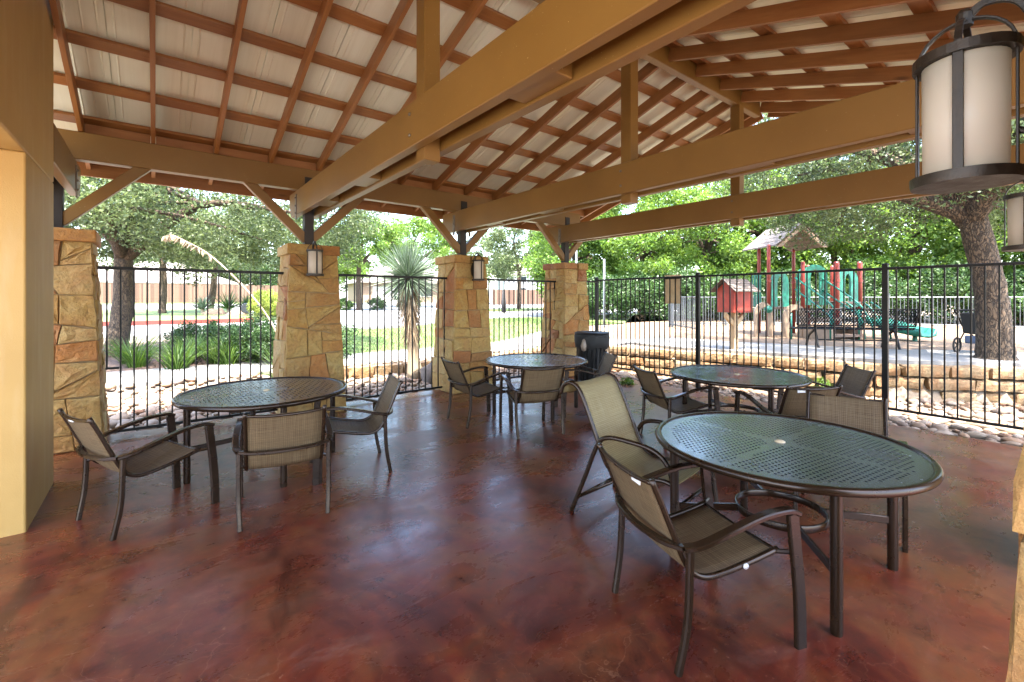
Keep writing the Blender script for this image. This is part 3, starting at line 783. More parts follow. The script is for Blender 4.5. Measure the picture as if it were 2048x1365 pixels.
# ------------------------------------------------------------------ chairs
def sling_mesh(name, prof, hw, n=6, sag=.012):
    pts = spline([(0, y, z) for y, z in prof], 6); V = []; F = []; UV = []
    L = 0; m_ = n + 1
    for i, p in enumerate(pts):
        if i: L += (pts[i] - pts[i - 1]).length
        tg = (pts[min(i + 1, len(pts) - 1)] - pts[max(i - 1, 0)]).normalized(); nn = Vector((0, -tg.z, tg.y))
        for k in range(m_):
            x = -hw + 2 * hw * k / n; e = 1 - (x / hw) ** 2; q = p - nn * 0 + Vector((0, 0, 0)) ; q = q + (-nn) * sag * e
            V.append((x, q.y, q.z)); UV.append((x, L))
    for i in range(len(pts) - 1):
        for k in range(n): F.append((i * m_ + k, i * m_ + k + 1, (i + 1) * m_ + k + 1, (i + 1) * m_ + k))
    me = mesh(name, V, F, True); uv = me.uv_layers.new(name='UVMap')
    for l in me.loops: uv.data[l.index].uv = UV[l.vertex_index]
    return me
def make_chair():
    t = thing('patio_chair', 'x', 'chair'); br = MT['bronze']
    prof = [(-.405, .80), (-.355, .69), (-.30, .56), (-.245, .44), (-.205, .385), (-.14, .357), (-.05, .362), (.10, .392), (.235, .425)]
    for s in (-1, 1):
        MB().tube(spline([(s * .24, y, z) for y, z in prof], 5), .0135, 8).build('side_rail', br, t, True)
        lg = MB().flat(spline([(s * .285, .315, 0), (s * .287, .305, .25), (s * .287, .268, .60)], 5), .026, .056, up=(0, 1, 0)); lg.build('front_leg', br, t)
        lg = MB().flat(spline([(s * .272, -.30, 0), (s * .282, -.262, .22), (s * .282, -.25, .51)], 5), .030, .030, up=(0, 1, 0)); lg.build('rear_leg', br, t)
        ar = MB().flat(spline([(s * .287, .297, .600), (s * .289, .24, .618), (s * .296, .10, .612), (s * .302, -.06, .575), (s * .300, -.20, .535), (s * .278, -.275, .518)], 5), .046, .022, up=(0, 0, 1)); ar.build('armrest', br, t)
        MB().tube([(s * .24, .215, .418), (s * .285, .29, .425)], .010, 6).build('front_bracket', br, t)
        MB().tube([(s * .24, -.225, .41), (s * .282, -.256, .40)], .010, 6).build('rear_bracket', br, t)
    MB().flat(spline([(-.278, -.275, .518), (-.18, -.322, .512), (0, -.345, .51), (.18, -.322, .512), (.278, -.275, .518)], 5), .034, .022, up=(0, 0, 1)).build('back_rail', br, t)
    MB().tube(spline([(-.24, -.397, .782), (-.1, -.412, .770), (.1, -.412, .770), (.24, -.397, .782)], 4), .010, 8).build('top_bar', br, t, True)
    MB().tube(spline([(-.24, .225, .420), (0, .235, .405), (.24, .225, .420)], 4), .010, 8).build('seat_bar', br, t, True)
    p2 = [(-.397, .785)] + prof[1:-1] + [(.232, .424)]
    o = obj('sling', sling_mesh('sling', p2, .231), MT['sling'], t); s_ = o.modifiers.new('t', 'SOLIDIFY'); s_.thickness = .003
    return t
ch0 = make_chair(); first = [True]
def put(root, p, f, lab, cat='chair', grp='dark bronze sling chairs'):
    x, y = W(*p); fx, fy = W(*f)
    root.location = (x, y, 0); root.rotation_euler = (0, 0, math.atan2(-fx, fy)); return tag(root, lab, cat, grp)
def leg_mid(bl, br_, d=.29):            # place from the feet of the two rear legs
    m_ = ((bl[0] + br_[0]) / 2, (bl[1] + br_[1]) / 2); dx, dz = br_[0] - bl[0], br_[1] - bl[1]; L = math.hypot(dx, dz); f = (-dz / L, dx / L)
    return (m_[0] + f[0] * d, m_[1] + f[1] * d), f
def top_mid(tl, tr, d=.40):
    return leg_mid(tl, tr, d)
CH = [(leg_mid((.548, 2.417), (.699, 1.859)), 'near sling chair in the right foreground, left side of the large table'),
      (((2.36, 3.21), (-.58, -.815)), 'sling chair on the far side of the large near table, facing camera'),
      (leg_mid((-3.044, 3.195), (-2.536, 2.911)), 'leftmost sling chair, beside the stucco wall'),
      (leg_mid((-1.813, 3.03), (-1.336, 3.292)), 'sling chair showing its back in front of the left table'),
      (leg_mid((-1.094, 4.06), (-1.339, 4.56)), 'sling chair on the right side of the left table'),
      (leg_mid((-.822, 5.883), (-.525, 5.419)), 'sling chair in front of the middle pillar, left of the far table'),
      (leg_mid((.053, 5.014), (.595, 5.199)), 'sling chair showing its back in front of the far table'),
      (((.96, 6.21), (-.997, -.08)), 'sling chair between the far table and the trash can'),
      (((1.82, 5.0), (.983, .18)), 'sling chair left of the table by the long fence'),
      (((2.57, 4.31), (-.084, .996)), 'sling chair half hidden between the two right tables, its back to camera'),
      (((3.40, 5.01), (-.985, .12)), 'sling chair against the long fence, right of its table')]
chairs = []
for i, ((p, f), lab) in enumerate(CH):
    o = ch0 if i == 0 else copy_tree(ch0)
    # leg_mid assumes left foot then right foot as seen from the seat; turn towards the nearest table
    x = min(TB, key=lambda q: (q[0][0] - p[0]) ** 2 + (q[0][1] - p[1]) ** 2)[0]
    put(o, p, f, lab); chairs.append(o)
for o, (px, py, pz) in ((chairs[0], (.11, -.404, .752)), (chairs[2], (-.06, -.404, .752)), (chairs[9], (-.12, -.404, .752))):
    q = MB().box(-.035, .035, -.0105, -.0055, -.012, .012).build('care_label', MT['white_plastic'], o); q.location = (px, py + .012, pz)
q = MB().lathe([(.013, 0), (.013, .006), (0, .008)], 12).build('rail_button', MT['white_plastic'], chairs[0], True); q.location = (.2535, .05, .383); q.rotation_euler = (0, R(90), 0)
# tall reclining sling chair
t = thing('high_back_chair', 'x', 'chair'); br = MT['bronze']
prof = [(-.545, .835), (-.52, .895), (-.46, .925), (-.39, .90), (-.33, .80), (-.24, .60), (-.17, .44), (-.12, .375), (-.03, .345), (.10, .36), (.25, .395), (.34, .385)]
for s in (-1, 1):
    MB().tube(spline([(s * .258, y, z) for y, z in prof], 5), .0155, 8).build('side_rail', br, t, True)
    MB().tube(spline([(s * .295, -.42, 0), (s * .295, -.30, .28), (s * .295, -.20, .52), (s * .297, -.12, .595), (s * .298, .05, .605), (s * .298, .22, .585), (s * .296, .32, .50), (s * .295, .37, .30), (s * .295, .41, 0)], 6), .0165, 8).build('arm_frame', br, t, True)
    MB().tube([(s * .293, -.37, .115), (s * .262, -.03, .335)], .012, 8).build('brace_bar', br, t, True)
MB().tube([(-.295, .375, .27), (.295, .375, .27)], .013, 8).build('front_stretcher', br, t, True)
MB().tube([(-.295, -.36, .12), (.295, -.36, .12)], .012, 8).build('rear_stretcher', br, t, True)
o = obj('sling', sling_mesh('sling', prof, .25), MT['sling_gold'], t); s_ = o.modifiers.new('t', 'SOLIDIFY'); s_.thickness = .003
put(t, (.94, 3.24), (.72, -.69), 'tall reclining chair with golden tan sling and curled top', 'chair', None)

# ------------------------------------------------------------------ trash can
x, y = W(1.443, 8.2)
tc_ = thing('trash_can', 'black slatted trash can with a plastic liner beside farthest pillar', 'trash can', (x, y, 0))
MB().lathe([(.23, .03), (.23, .84)], 28).build('bucket', MT['rubber'], tc_, True)
q = MB().lathe([(.272, .05), (.276, .05), (.276, .09), (.272, .09), (.272, .05)], 28).build('bottom_band', MT['black_metal'], tc_)
q = MB().lathe([(.285, .76), (.289, .76), (.289, .81), (.285, .81), (.285, .76)], 28).build('upper_band', MT['black_metal'], tc_)
sl_me = None
for k in range(22):
    an = 2 * math.pi * k / 22
    if sl_me is None:
        q = MB().flat([(.262, 0, .02), (.268, 0, .45), (.280, 0, .78), (.305, 0, .86)], .046, .008, up=(1, 0, 0)); sl_me = mesh('slat', q.V, q.F)
    obj('slat', sl_me, MT['black_metal'], tc_, rz=an)
V = MB().lathe([(.295, .70), (.31, .78), (.315, .86), (.305, .905), (.26, .915), (.235, .90), (.225, .70)], 36)
V.V = [(v[0] * (1 + rnd.gauss(0, .012)), v[1] * (1 + rnd.gauss(0, .012)), v[2] + rnd.gauss(0, .012) - (.05 * rnd.random() if v[2] < .75 else 0)) for v in V.V]
V.build('liner_bag', MT['rubber'], tc_, True)
q = MB().lathe([(.0, 0), (.045, .02), (.055, .10), (.03, .19), (.012, .22)], 12, (-.30, -.08, .62)); q.V = [(v[0] + rnd.gauss(0, .006), v[1] + rnd.gauss(0, .006), v[2]) for v in q.V]
q.build('bag_knot', MT['bag'], tc_, True)
q = MB().lathe([(.285, .905), (.31, .915), (.312, .93), (.29, .945), (.15, .955), (.13, .94), (.13, .92)], 32); q.build('lid', MT['black_metal'], tc_, True)

# ------------------------------------------------------------------ river rocks, wall blocks
def ico(sub=1):
    import bmesh
    bm = bmesh.new(); bmesh.ops.create_icosphere(bm, subdivisions=sub, radius=1)
    V = np.array([v.co[:] for v in bm.verts]); F = [tuple(v.index for v in f.verts) for f in bm.faces]; bm.free(); return V, F
IV, IF = ico(2); IV1, IF1 = ico(1)
rr = np.random.default_rng(3)
def rock_shape(V, seed, amp=.22):
    out = V.copy()
    for i, v in enumerate(V): out[i] *= 1 + amp * mnoise.noise(Vector(v) * 1.1 + Vector((seed * 7.3, 0, 0)))
    return out * np.array([1, .78, .5])
ROCK = [mesh('river_rock', rock_shape(IV, k), IF, True) for k in range(8)]
for me in ROCK: me.materials.append(MT['river_rock'])
def in_view(a, b, z=0):
    X = CP * a - SP * b; Z = SP * a + CP * b
    return Z > .5 and -1.16 < X / Z < 1.16
def blocked(a, b):                      # pillars, slab, wall
    for p in PA:
        if abs(a - p) < .46 and abs(b - ROWA) < .46: return True
    return a < 7.10 and b < 6.9
pos = []
cell = {}
def ok(a, b, r):
    i, j = int(a // .3), int(b // .3)
    for di in (-1, 0, 1):
        for dj in (-1, 0, 1):
            for (x, y, q) in cell.get((i + di, j + dj), ()):
                if (x - a) ** 2 + (y - b) ** 2 < ((q + r) * .72) ** 2: return False
    cell.setdefault((i, j), []).append((a, b, r)); return True
cand = []
for _ in range(15000):
    if rr.random() < .55: a, b = rr.uniform(-3.2, 8.5), rr.uniform(6.92, 10.6)
    else:
        b = rr.uniform(-1.2, 6.9); a = rr.uniform(7.16, float(np.interp(b, WALLB, WALLA)) - .12)
    if blocked(a, b) or not in_view(a, b): continue
    if abs(b - 9.62) < .2 and 2.4 < a < 8.4: continue
    r = float(rr.uniform(.045, .10)) * (1.45 if rr.random() < .12 else 1)
    if b > 7.8 and a < 2.2 and rr.random() < .5: r *= 1.5
    if ok(a, b, r): cand.append((a, b, r))
cand.sort(key=lambda c: -(c[2] / (SP * c[0] + CP * c[1])))
for (a, b, r) in cand[:290]:
    o = obj('river_rock', ROCK[int(rr.integers(8))], None, None, (a, b, gzf(a, b) + r * .22))
    o.scale = (r * rr.uniform(.9, 1.3), r * rr.uniform(.9, 1.2), r * rr.uniform(.85, 1.2)); o.rotation_euler = (rr.uniform(-.25, .25), rr.uniform(-.25, .25), rr.uniform(0, 6.28))
    tag(o, 'rounded tan or grey river stone lying in the dry creek bed', 'stone', 'river stones in the bed beyond the fences')
SV = [rock_shape(IV1, 20 + k) for k in range(6)]; V = []; F = []
for (a, b, r) in cand[290:]:
    s = SV[int(rr.integers(6))] * r * rr.uniform(.85, 1.2, 3); th = rr.uniform(0, 6.28); c_, s_ = math.cos(th), math.sin(th)
    x = s[:, 0] * c_ - s[:, 1] * s_ + a; y = s[:, 0] * s_ + s[:, 1] * c_ + b; z = s[:, 2] + gzf(a, b) + r * .2; n0 = len(V)
    V += list(zip(x, y, z)); F += [tuple(i + n0 for i in f) for f in IF1]
o = stuff(obj('river_gravel', mesh('river_gravel', V, F, True), MT['river_rock'])); tag(o, 'bed of small river stones between the fences and the stone edging', 'gravel')

def block_shape(L, D, H, seed):
    n = (6, 3, 3); V = []; idx = {}; F = []
    def vid(i, j, k):
        if (i, j, k) not in idx:
            x, y, z = (i / n[0] - .5) * L, (j / n[1] - .5) * D, k / n[2] * H
            p = Vector((x, y, z)); e = mnoise.noise_vector(p * 7 + Vector((seed * 3.1, 0, 0))) * .022
            ed = sum((i in (0, n[0]), j in (0, n[1]), k in (0, n[2])))
            if ed >= 2: e -= Vector((x / L, y / D, z / H - .5)) * .03
            idx[(i, j, k)] = len(V); V.append(p + e)
        return idx[(i, j, k)]
    for i in range(n[0]):
        for j in range(n[1]):
            F.append((vid(i, j, n[2]), vid(i + 1, j, n[2]), vid(i + 1, j + 1, n[2]), vid(i, j + 1, n[2])))
        for k in range(n[2]):
            F.append((vid(i, 0, k), vid(i + 1, 0, k), vid(i + 1, 0, k + 1), vid(i, 0, k + 1))); F.append((vid(i + 1, n[1], k), vid(i, n[1], k), vid(i, n[1], k + 1), vid(i + 1, n[1], k + 1)))
    for j in range(n[1]):
        for k in range(n[2]):
            F.append((vid(0, j + 1, k), vid(0, j, k), vid(0, j, k + 1), vid(0, j + 1, k + 1))); F.append((vid(n[0], j, k), vid(n[0], j + 1, k), vid(n[0], j + 1, k + 1), vid(n[0], j, k + 1)))
    return V, F
def block_wall(name, label, line, courses, z0, hc, cat='wall'):
    t = thing(name, label, cat, (line[0][0], line[0][1], 0)); P = np.array(line, float); d = np.r_[0, np.cumsum(np.hypot(*np.diff(P, axis=0).T))]
    for c in range(courses):
        s = -rnd.uniform(0, .3)
        while s < d[-1] - .1:
            L = rnd.uniform(.42, .78); s0, s1 = max(0, s), min(d[-1], s + L)
            if s1 - s0 > .12:
                p0 = np.array([np.interp(s0, d, P[:, 0]), np.interp(s0, d, P[:, 1])]); p1 = np.array([np.interp(s1, d, P[:, 0]), np.interp(s1, d, P[:, 1])])
                dv_ = p1 - p0; LL = float(np.hypot(*dv_)) - .014; mid = (p0 + p1) / 2
                V, F = block_shape(LL, rnd.uniform(.24, .30), hc * rnd.uniform(.93, .985), rnd.random() * 50)
                o = obj('block', mesh('block', V, F, False), MT['wall_stone'], t)
                o.location = (mid[0] - line[0][0] + rnd.gauss(0, .012), mid[1] - line[0][1] + rnd.gauss(0, .012), z0 + c * hc); o.rotation_euler = (0, 0, math.atan2(dv_[1], dv_[0]) + rnd.gauss(0, .02))
            s += L
    return t
block_wall('retaining_wall', 'tan limestone block retaining wall below the playground', [(8.40, 7.0), (8.42, 6.9), (8.80, 5.39), (9.74, 2.06), (10.92, .72), (12.5, -1.9)], 3, -.16, .205)
block_wall('stone_edging', 'low row of orange tan stone blocks in creek bed behind the yucca fence', [(2.5, 9.75), (4.6, 9.5), (8.3, 9.7)], 1, -.15, .27, 'edging')
block_wall('path_edging', 'low stone edging along the path right of the farthest pillar', [(8.35, 9.6), (8.42, 8.3), (8.40, 7.1)], 2, -.16, .17, 'edging')

# ------------------------------------------------------------------ vegetation
def leaf_quads(rg, cen, rad, per, size, up=.35, asp=.5, flat=.75):
    n = len(cen) * per; c = np.repeat(cen, per, 0); r = np.repeat(rad, per)
    d = rg.normal(size=(n, 3)); d /= np.linalg.norm(d, axis=1)[:, None]
    p = c + d * (r * rg.uniform(.25, 1, n) ** .6)[:, None] * np.array([1, 1, flat])
    nn = rg.normal(size=(n, 3)) + d * .5 + np.array([0, 0, up]); nn /= np.linalg.norm(nn, axis=1)[:, None]
    t = np.cross(nn, rg.normal(size=(n, 3))); t /= np.linalg.norm(t, axis=1)[:, None]; b = np.cross(nn, t)
    L = size * rg.uniform(.6, 1.35, n)[:, None]
    q = np.stack([p - t * L * .5, p + b * L * asp * .5 - t * L * .02, p + t * L * .5, p - b * L * asp * .5 - t * L * .02], 1)
    return q.reshape(-1, 3)
def crown_centres(rg, c, rad, n, shell=.55, zmin=-1):
    out = []
    while len(out) < n:
        d = rg.normal(size=3); d /= np.linalg.norm(d)
        if d[2] < zmin: continue
        k = shell + (1 - shell) * rg.random() ** .7
        f = 1 + .28 * mnoise.noise(Vector(d * 1.9) + Vector(c) * 3.1)
        out.append(np.array(c) + d * np.array(rad) * k * f)
    return np.array(out)
def tree(name, label, base, h, r0, lean, c, rad, ncl, clr, per, size, mat, seed, group, limbs=7, zmin=-.75, shell=.5, fork=None, asp=.5, extra=None):
    rg = np.random.default_rng(seed); x, y = base; z0 = gzf(x, y) - .1
    t = thing(name, label, 'tree', (x, y, z0), 0, group); q = MB()
    top = Vector((lean[0], lean[1], h))
    def j(s): return Vector((rg.normal() * s, rg.normal() * s, 0))
    pts = [Vector((0, 0, 0)), Vector((0, 0, .12 * h)) + j(.02), top * .5 + j(r0 * .3), top]
    sp_ = spline(pts, 7); n = len(sp_)
    q.tube(sp_, [r0 * (1.45 - .45 * min(1, i / (n * .22))) * (1 - .35 * i / n) * (1 + rg.normal() * .03) for i in range(n)], 14)
    cc = crown_centres(rg, c, rad, ncl, shell, zmin)
    if extra: cc = np.concatenate([cc, np.array(extra)])
    cc = np.array([c_ for c_ in cc if not (c_[0] < 8.9 and c_[1] < 8.4 and c_[2] < 7)])
    loc = cc - np.array([x, y, z0])
    tr = q.build('trunk', MT['bark'], t, True)
    lb = MB()
    for k in range(limbs):
        e = Vector(loc[int(k * len(loc) / limbs)]); e = top + (e - top) * .92; md = top.lerp(e, .45) + Vector((rg.normal() * .25, rg.normal() * .25, .15 * (e - top).length))
        st = top * (.86 + .12 * rg.random())
        s2 = spline([st, md, e], 6); m_ = len(s2); lb.tube(s2, [r0 * .55 * (1 - .86 * i / m_) + .008 for i in range(m_)], 7)
        for w_ in range(2):
            e2 = Vector(loc[int(rg.integers(len(loc)))]); a_ = s2[int(m_ * .5)]
            if (e2 - a_).length < max(rad) * .9:
                s3 = spline([a_, a_.lerp(e2, .5) + Vector((0, 0, .15)), e2], 4); lb.tube(s3, [r0 * .22 * (1 - .8 * i / len(s3)) + .005 for i in range(len(s3))], 5)
    if limbs: lb.build('limbs', MT['bark'], t, True)
    Q = leaf_quads(rg, loc, rg.uniform(.6, 1.2, len(loc)) * clr, per, size, asp=asp)
    obj('crown', mesh_quads('crown', Q), MT[mat], t)
    return t
def bush(name, label, base, rad, n, per, size, mat, seed, group=None, cat='shrub', clr=.35, asp=.5, dz=0):
    rg = np.random.default_rng(seed); x, y = base; z0 = gzf(x, y) + dz
    cc = crown_centres(rg, (0, 0, rad[2] * .9), rad, n, .55, -.8)
    t = thing(name, label, cat, (x, y, z0), 0, group)
    st = MB()
    for k in range(5):
        e = cc[int(rg.integers(len(cc)))]; st.tube([(0, 0, -.05), tuple(e * .5 + np.array([0, 0, .05])), tuple(e)], [.02, .014, .006], 5)
    st.build('stem', MT['bark'], t)
    obj('foliage', mesh_quads('foliage', leaf_quads(rg, cc, rg.uniform(.7, 1.2, len(cc)) * clr * min(rad), per, size, asp=asp, flat=.9)), MT[mat], t); return t
def blades(rg, n, r0, L, wd, tilt0, tilt1, droop, seg=4, z0=0, base_r=.05, roll=.7):
    """strap leaves rising from a crown, as loose quads"""
    Q = []
    for _ in range(n):
        az = rg.uniform(0, 2 * math.pi); ti = rg.uniform(tilt0, tilt1); l = L * rg.uniform(.75, 1.12); w_ = wd * rg.uniform(.8, 1.2)
        d = np.array([math.cos(az), math.sin(az)]); rl = rg.normal() * roll; sidev = np.array([-d[1], d[0], 0]) * math.cos(rl) + np.array([-d[0] * math.cos(ti), -d[1] * math.cos(ti), math.sin(ti)]) * math.sin(rl); p = np.array([d[0] * base_r * rg.random(), d[1] * base_r * rg.random(), z0]); ang = ti; prev = None
        for s in range(seg + 1):
            ww = w_ * (1 - (s / seg) ** 2 * .96) * .5
            cur = (p - sidev * ww, p + sidev * ww)
            if prev is not None: Q += [prev[0], prev[1], cur[1], cur[0]]
            prev = cur; p = p + np.array([d[0] * math.sin(ang), d[1] * math.sin(ang), math.cos(ang)]) * l / seg; ang += droop / seg
    return np.array(Q)

# --- left: big oak by the walk, trees on the island
GT = 'trees round the pavilion'
tree('oak_tree', 'thick trunked oak just behind the left fence', W(-10.15, 11.7), 3.0, .29, (.1, .25), (*W(-7.7, 12.4), 4.25), (4.5, 3.9, 2.0), 240, .62, 380, .085, 'leaf_oak', 101, GT, 9, -.98)
tree('oak_tree', 'slender oak with mulch ring on the island before the plank fence', W(-21.4, 27.8), 4.2, .24, (0, .2), (*W(-19.8, 28), 5.5), (5.4, 5, 2.6), 80, 1.0, 260, .16, 'leaf_oak', 102, GT, 6)
tree('oak_tree', 'forked oak among the agaves on the island', W(-20.6, 31), 3.8, .25, (.3, 0), (*W(-17.6, 31), 5.5), (5.6, 5, 2.8), 80, 1.0, 260, .16, 'leaf_oak', 103, GT, 6)
tree('elm_tree', 'bright green tree left of the yucca, with a slim grey trunk', W(-12.8, 38), 4.0, .26, (0, 0), (*W(-12.2, 38), 6.1), (2.9, 2.9, 2.5), 85, .8, 260, .19, 'leaf_bright', 104, GT, 6)
tree('elm_tree', 'bright rounded tree rising behind the yucca head', W(-10.3, 46), 4.5, .3, (0, 0), (*W(-9.6, 46), 6.8), (4.0, 3.6, 3.0), 90, 1.0, 250, .22, 'leaf_bright', 105, GT, 6)
tree('elm_tree', 'loose greyish green tree between the two far pillars', W(.6, 40), 4.0, .24, (0, 0), (*W(.7, 40), 5.6), (3.3, 3, 2.8), 75, .9, 240, .19, 'leaf_oak', 106, GT, 6)
tree('elm_tree', 'tree beyond the plank fence, left of the farthest pillar', W(-4.5, 60), 4.5, .3, (0, 0), (*W(-4, 60), 6.0), (5, 4, 3.4), 70, 1.3, 220, .28, 'leaf_oak', 107, GT, 5)
tree('elm_tree', 'pale tree peeping above the left pillar lantern', W(-21, 50), 4.5, .3, (0, 0), (*W(-20, 50), 5.6), (5, 4, 3), 70, 1.3, 220, .26, 'leaf_bright', 108, GT, 5)
tree('oak_tree', 'distant oak behind the house roof at left', W(-46, 66), 5, .4, (0, 0), (*W(-44, 66), 6), (9, 6, 4), 80, 2.0, 200, .4, 'leaf_oak', 109, GT, 5)
tree('oak_tree', 'distant oak behind the plank fence, above the agaves', W(-34, 72), 5, .4, (0, 0), (*W(-34, 72), 5.5), (10, 6, 4), 80, 2.0, 200, .4, 'leaf_dark', 110, GT, 5)

# --- right: woodland beyond the playground
WD = [(3.6, 27, 2.6, 'tall bright tree right behind the farthest pillar'), (7.2, 25.5, 3.2, 'full leafy tree behind the path and light pole'), (10.6, 25, 3.3, 'dense green tree behind the tan notice panel'),
      (13.8, 25.5, 3.2, 'tall leafy tree left of the play tower roof'), (17.0, 24, 3.3, 'leafy tree right behind the play tower'), (20.0, 22.5, 3.2, 'bright tree behind the black mesh bench'),
      (22.5, 20, 3.2, 'bright tree showing left of the big oak trunk'), (24.0, 17, 3.0, 'leafy tree showing right of the big oak trunk')]
WP = []
for k, (X, Z, r, lab) in enumerate(WD):
    if k < 3:
        o = tree('woodland_tree', lab, W(X, Z), 4.0, .2, (.2, 0), (*W(X, Z), 4.3 + .5 * (k % 2)), (r, r, 3.9), 120, .78, 330, .15, 'leaf_bright', 200 + k, GT, 7, -.98, .55); WP.append(o)
    else:
        o = copy_tree(WP[k % 3]); x, y = W(X, Z); o.location = (x, y, gzf(x, y) - .1); o.rotation_euler = (0, 0, k * 1.7); s = r / WD[k % 3][2] * (1 + .08 * (k % 2)); o.scale = (s, s, s * (.92 + .1 * (k % 3))); tag(o, lab, 'tree', GT)
BK = [(5.2, 31, 1.05), (12, 32, 1.1), (19, 30, 1.0), (26, 26, .95), (30, 20, .95)]
BL = ['back row tree above the path', 'back row tree behind the notice panel and red box', 'back row tree behind the play tower', 'back row tree behind the bench and oak', 'back row tree at the right border']
for k, (X, Z, s) in enumerate(BK):
    o = copy_tree(WP[(k + 1) % 3]); x, y = W(X, Z); o.location = (x, y, gzf(x, y) - .1); o.rotation_euler = (0, 0, k * 2.3 + 1); o.scale = (s * 1.1, s * 1.1, s); tag(o, BL[k], 'tree', GT)
UB = [(4.6, 23.5), (6.4, 22.6), (8.4, 22.4), (10.4, 22.2), (12.6, 21.8), (14.8, 21.4), (16.8, 20.6), (18.8, 19.6), (20.4, 18.0), (21.6, 16.2)]
UL = ['beside the far path', 'left of the light pole', 'behind the light pole', 'under the notice panel', 'behind the red box', 'behind the tan climbing panel', 'behind the red play posts', 'behind the bench back', 'left of the oak trunk', 'right of the oak trunk']
u0 = None
for k, (X, Z) in enumerate(UB):
    x, y = W(X, Z)
    if u0 is None: u0 = bush('dark_shrub', 'x', (x, y), (1.5, 1.5, 1.15), 70, 160, .12, 'leaf_dark', 300, None, 'shrub', .38); o = u0
    else: o = copy_tree(u0); o.location = (x, y, gzf(x, y)); o.rotation_euler = (0, 0, k * 1.3); s = .9 + .25 * ((k * 7) % 5) / 5; o.scale = (s, s, s)
    tag(o, 'dark understorey shrub at the wood edge ' + UL[k], 'shrub', 'understorey shrubs at the wood edge')
# big oak beside the playground
tree('oak_tree', 'big oak with a thick leaning trunk behind the right fence', W(8.5, 8.0), 2.85, .275, (*W(-.46, .0),), (*W(7.8, 8.6), 4.85), (5.4, 4.4, 1.9), 420, .52, 340, .068, 'leaf_oak', 401, GT, 13, -.95, .3, extra=[(*W(X_, Z_), z_) for X_, Z_, z_ in ((6.9, 9.6, 3.1), (6.4, 9.8, 3.35), (7.4, 9.4, 2.95), (7.9, 9.2, 3.1), (6.6, 10.2, 2.95), (7.2, 10.0, 3.4), (8.3, 9.0, 3.3), (5.9, 9.9, 3.7), (7.6, 9.9, 3.25), (6.1, 10.3, 3.3))])

# --- planting bed at left
rg = np.random.default_rng(55)
GL = 'strap leaf clumps in the planting bed'
li = [(-8.35, 10.1, 'at the left end of the bed'), (-7.6, 10.6, 'second from the left in the bed'), (-7.3, 9.9, 'nearest the walk in the bed'), (-6.95, 10.7, 'in the middle of the bed'), (-6.6, 10.6, 'beside the dark glossy shrubs'), (-8.9, 10.6, 'at the foot of the thick oak'), (-7.0, 11.4, 'behind the middle clumps of the bed'), (-8.0, 11.3, 'behind the left clumps of the bed')]
for k, (X, Z, wh) in enumerate(li):
    x, y = W(X, Z); t = thing('lily_clump', 'bright green strap leaf clump ' + wh, 'plant', (x, y, gzf(x, y)), 0, GL)
    obj('leaves', mesh_quads('leaves', blades(rg, 150, .1, .78, .020, .05, .7, .8, 4, 0, .2)), MT['leaf_grass'], t)
sh = [(-7.9, 12.4), (-7.1, 12.6), (-6.35, 11.3), (-5.75, 11.0), (-5.15, 11.1), (-4.75, 11.7), (-8.8, 12.8)]
sl_ = ['behind the lilies', 'behind the middle lilies', 'in the middle of the bed', 'under the flower stalk', 'next to the left pillar lantern', 'half hidden by the left lantern pillar', 'beside the thick oak trunk']
for k, (X, Z) in enumerate(sh):
    bush('glossy_shrub', 'low dark green shrub ' + sl_[k], W(X, Z), (.72, .66, .42 + .06 * (k % 3)), 80, 80, .06, 'leaf_dark', 500 + k, 'dark shrubs in the planting bed', 'shrub', .42)
# scattered bark pieces on the bed
n = 2600; Q = []
for _ in range(n):
    X, Z = rg.uniform(-11, -4.2), rg.uniform(9.2, 14)
    a, b = W(X, Z)
    if b < 12.65 or b > 16 or a > 2.3: continue
    th = rg.uniform(0, 6.28); d = np.array([math.cos(th), math.sin(th), rg.normal() * .25]) * rg.uniform(.015, .05); e = np.array([-math.sin(th), math.cos(th), rg.normal() * .3]) * rg.uniform(.006, .014); c = np.array([a, b, gzf(a, b) + .03])
    Q += [c - d - e, c + d - e, c + d + e, c - d + e]
o = stuff(obj('bark_mulch', mesh_quads('bark_mulch', np.array(Q)), MT['mulch'])); tag(o, 'loose brown bark mulch spread over the planting bed', 'mulch')
# grass blades on the lawn
n = 30000; X = rg.uniform(2.5, 16, n); Y = rg.uniform(12.65, 19.8, n); Zl = gz(X, Y) + .01
th = rg.uniform(0, 6.28, n); hgt = rg.uniform(.03, .075, n); wv = np.stack([np.cos(th), np.sin(th), 0 * th], 1) * .006; tip = np.stack([rg.normal(0, .025, n), rg.normal(0, .025, n), hgt], 1)
P0 = np.stack([X, Y, Zl], 1); Q = np.stack([P0 - wv, P0 + wv, P0 + tip + wv * .2, P0 + tip - wv * .2], 1).reshape(-1, 3)
o = stuff(obj('lawn_grass', mesh_quads('lawn_grass', Q), MT['leaf_grass'])); tag(o, 'short mown grass on the lawn beyond the sidewalk', 'grass')

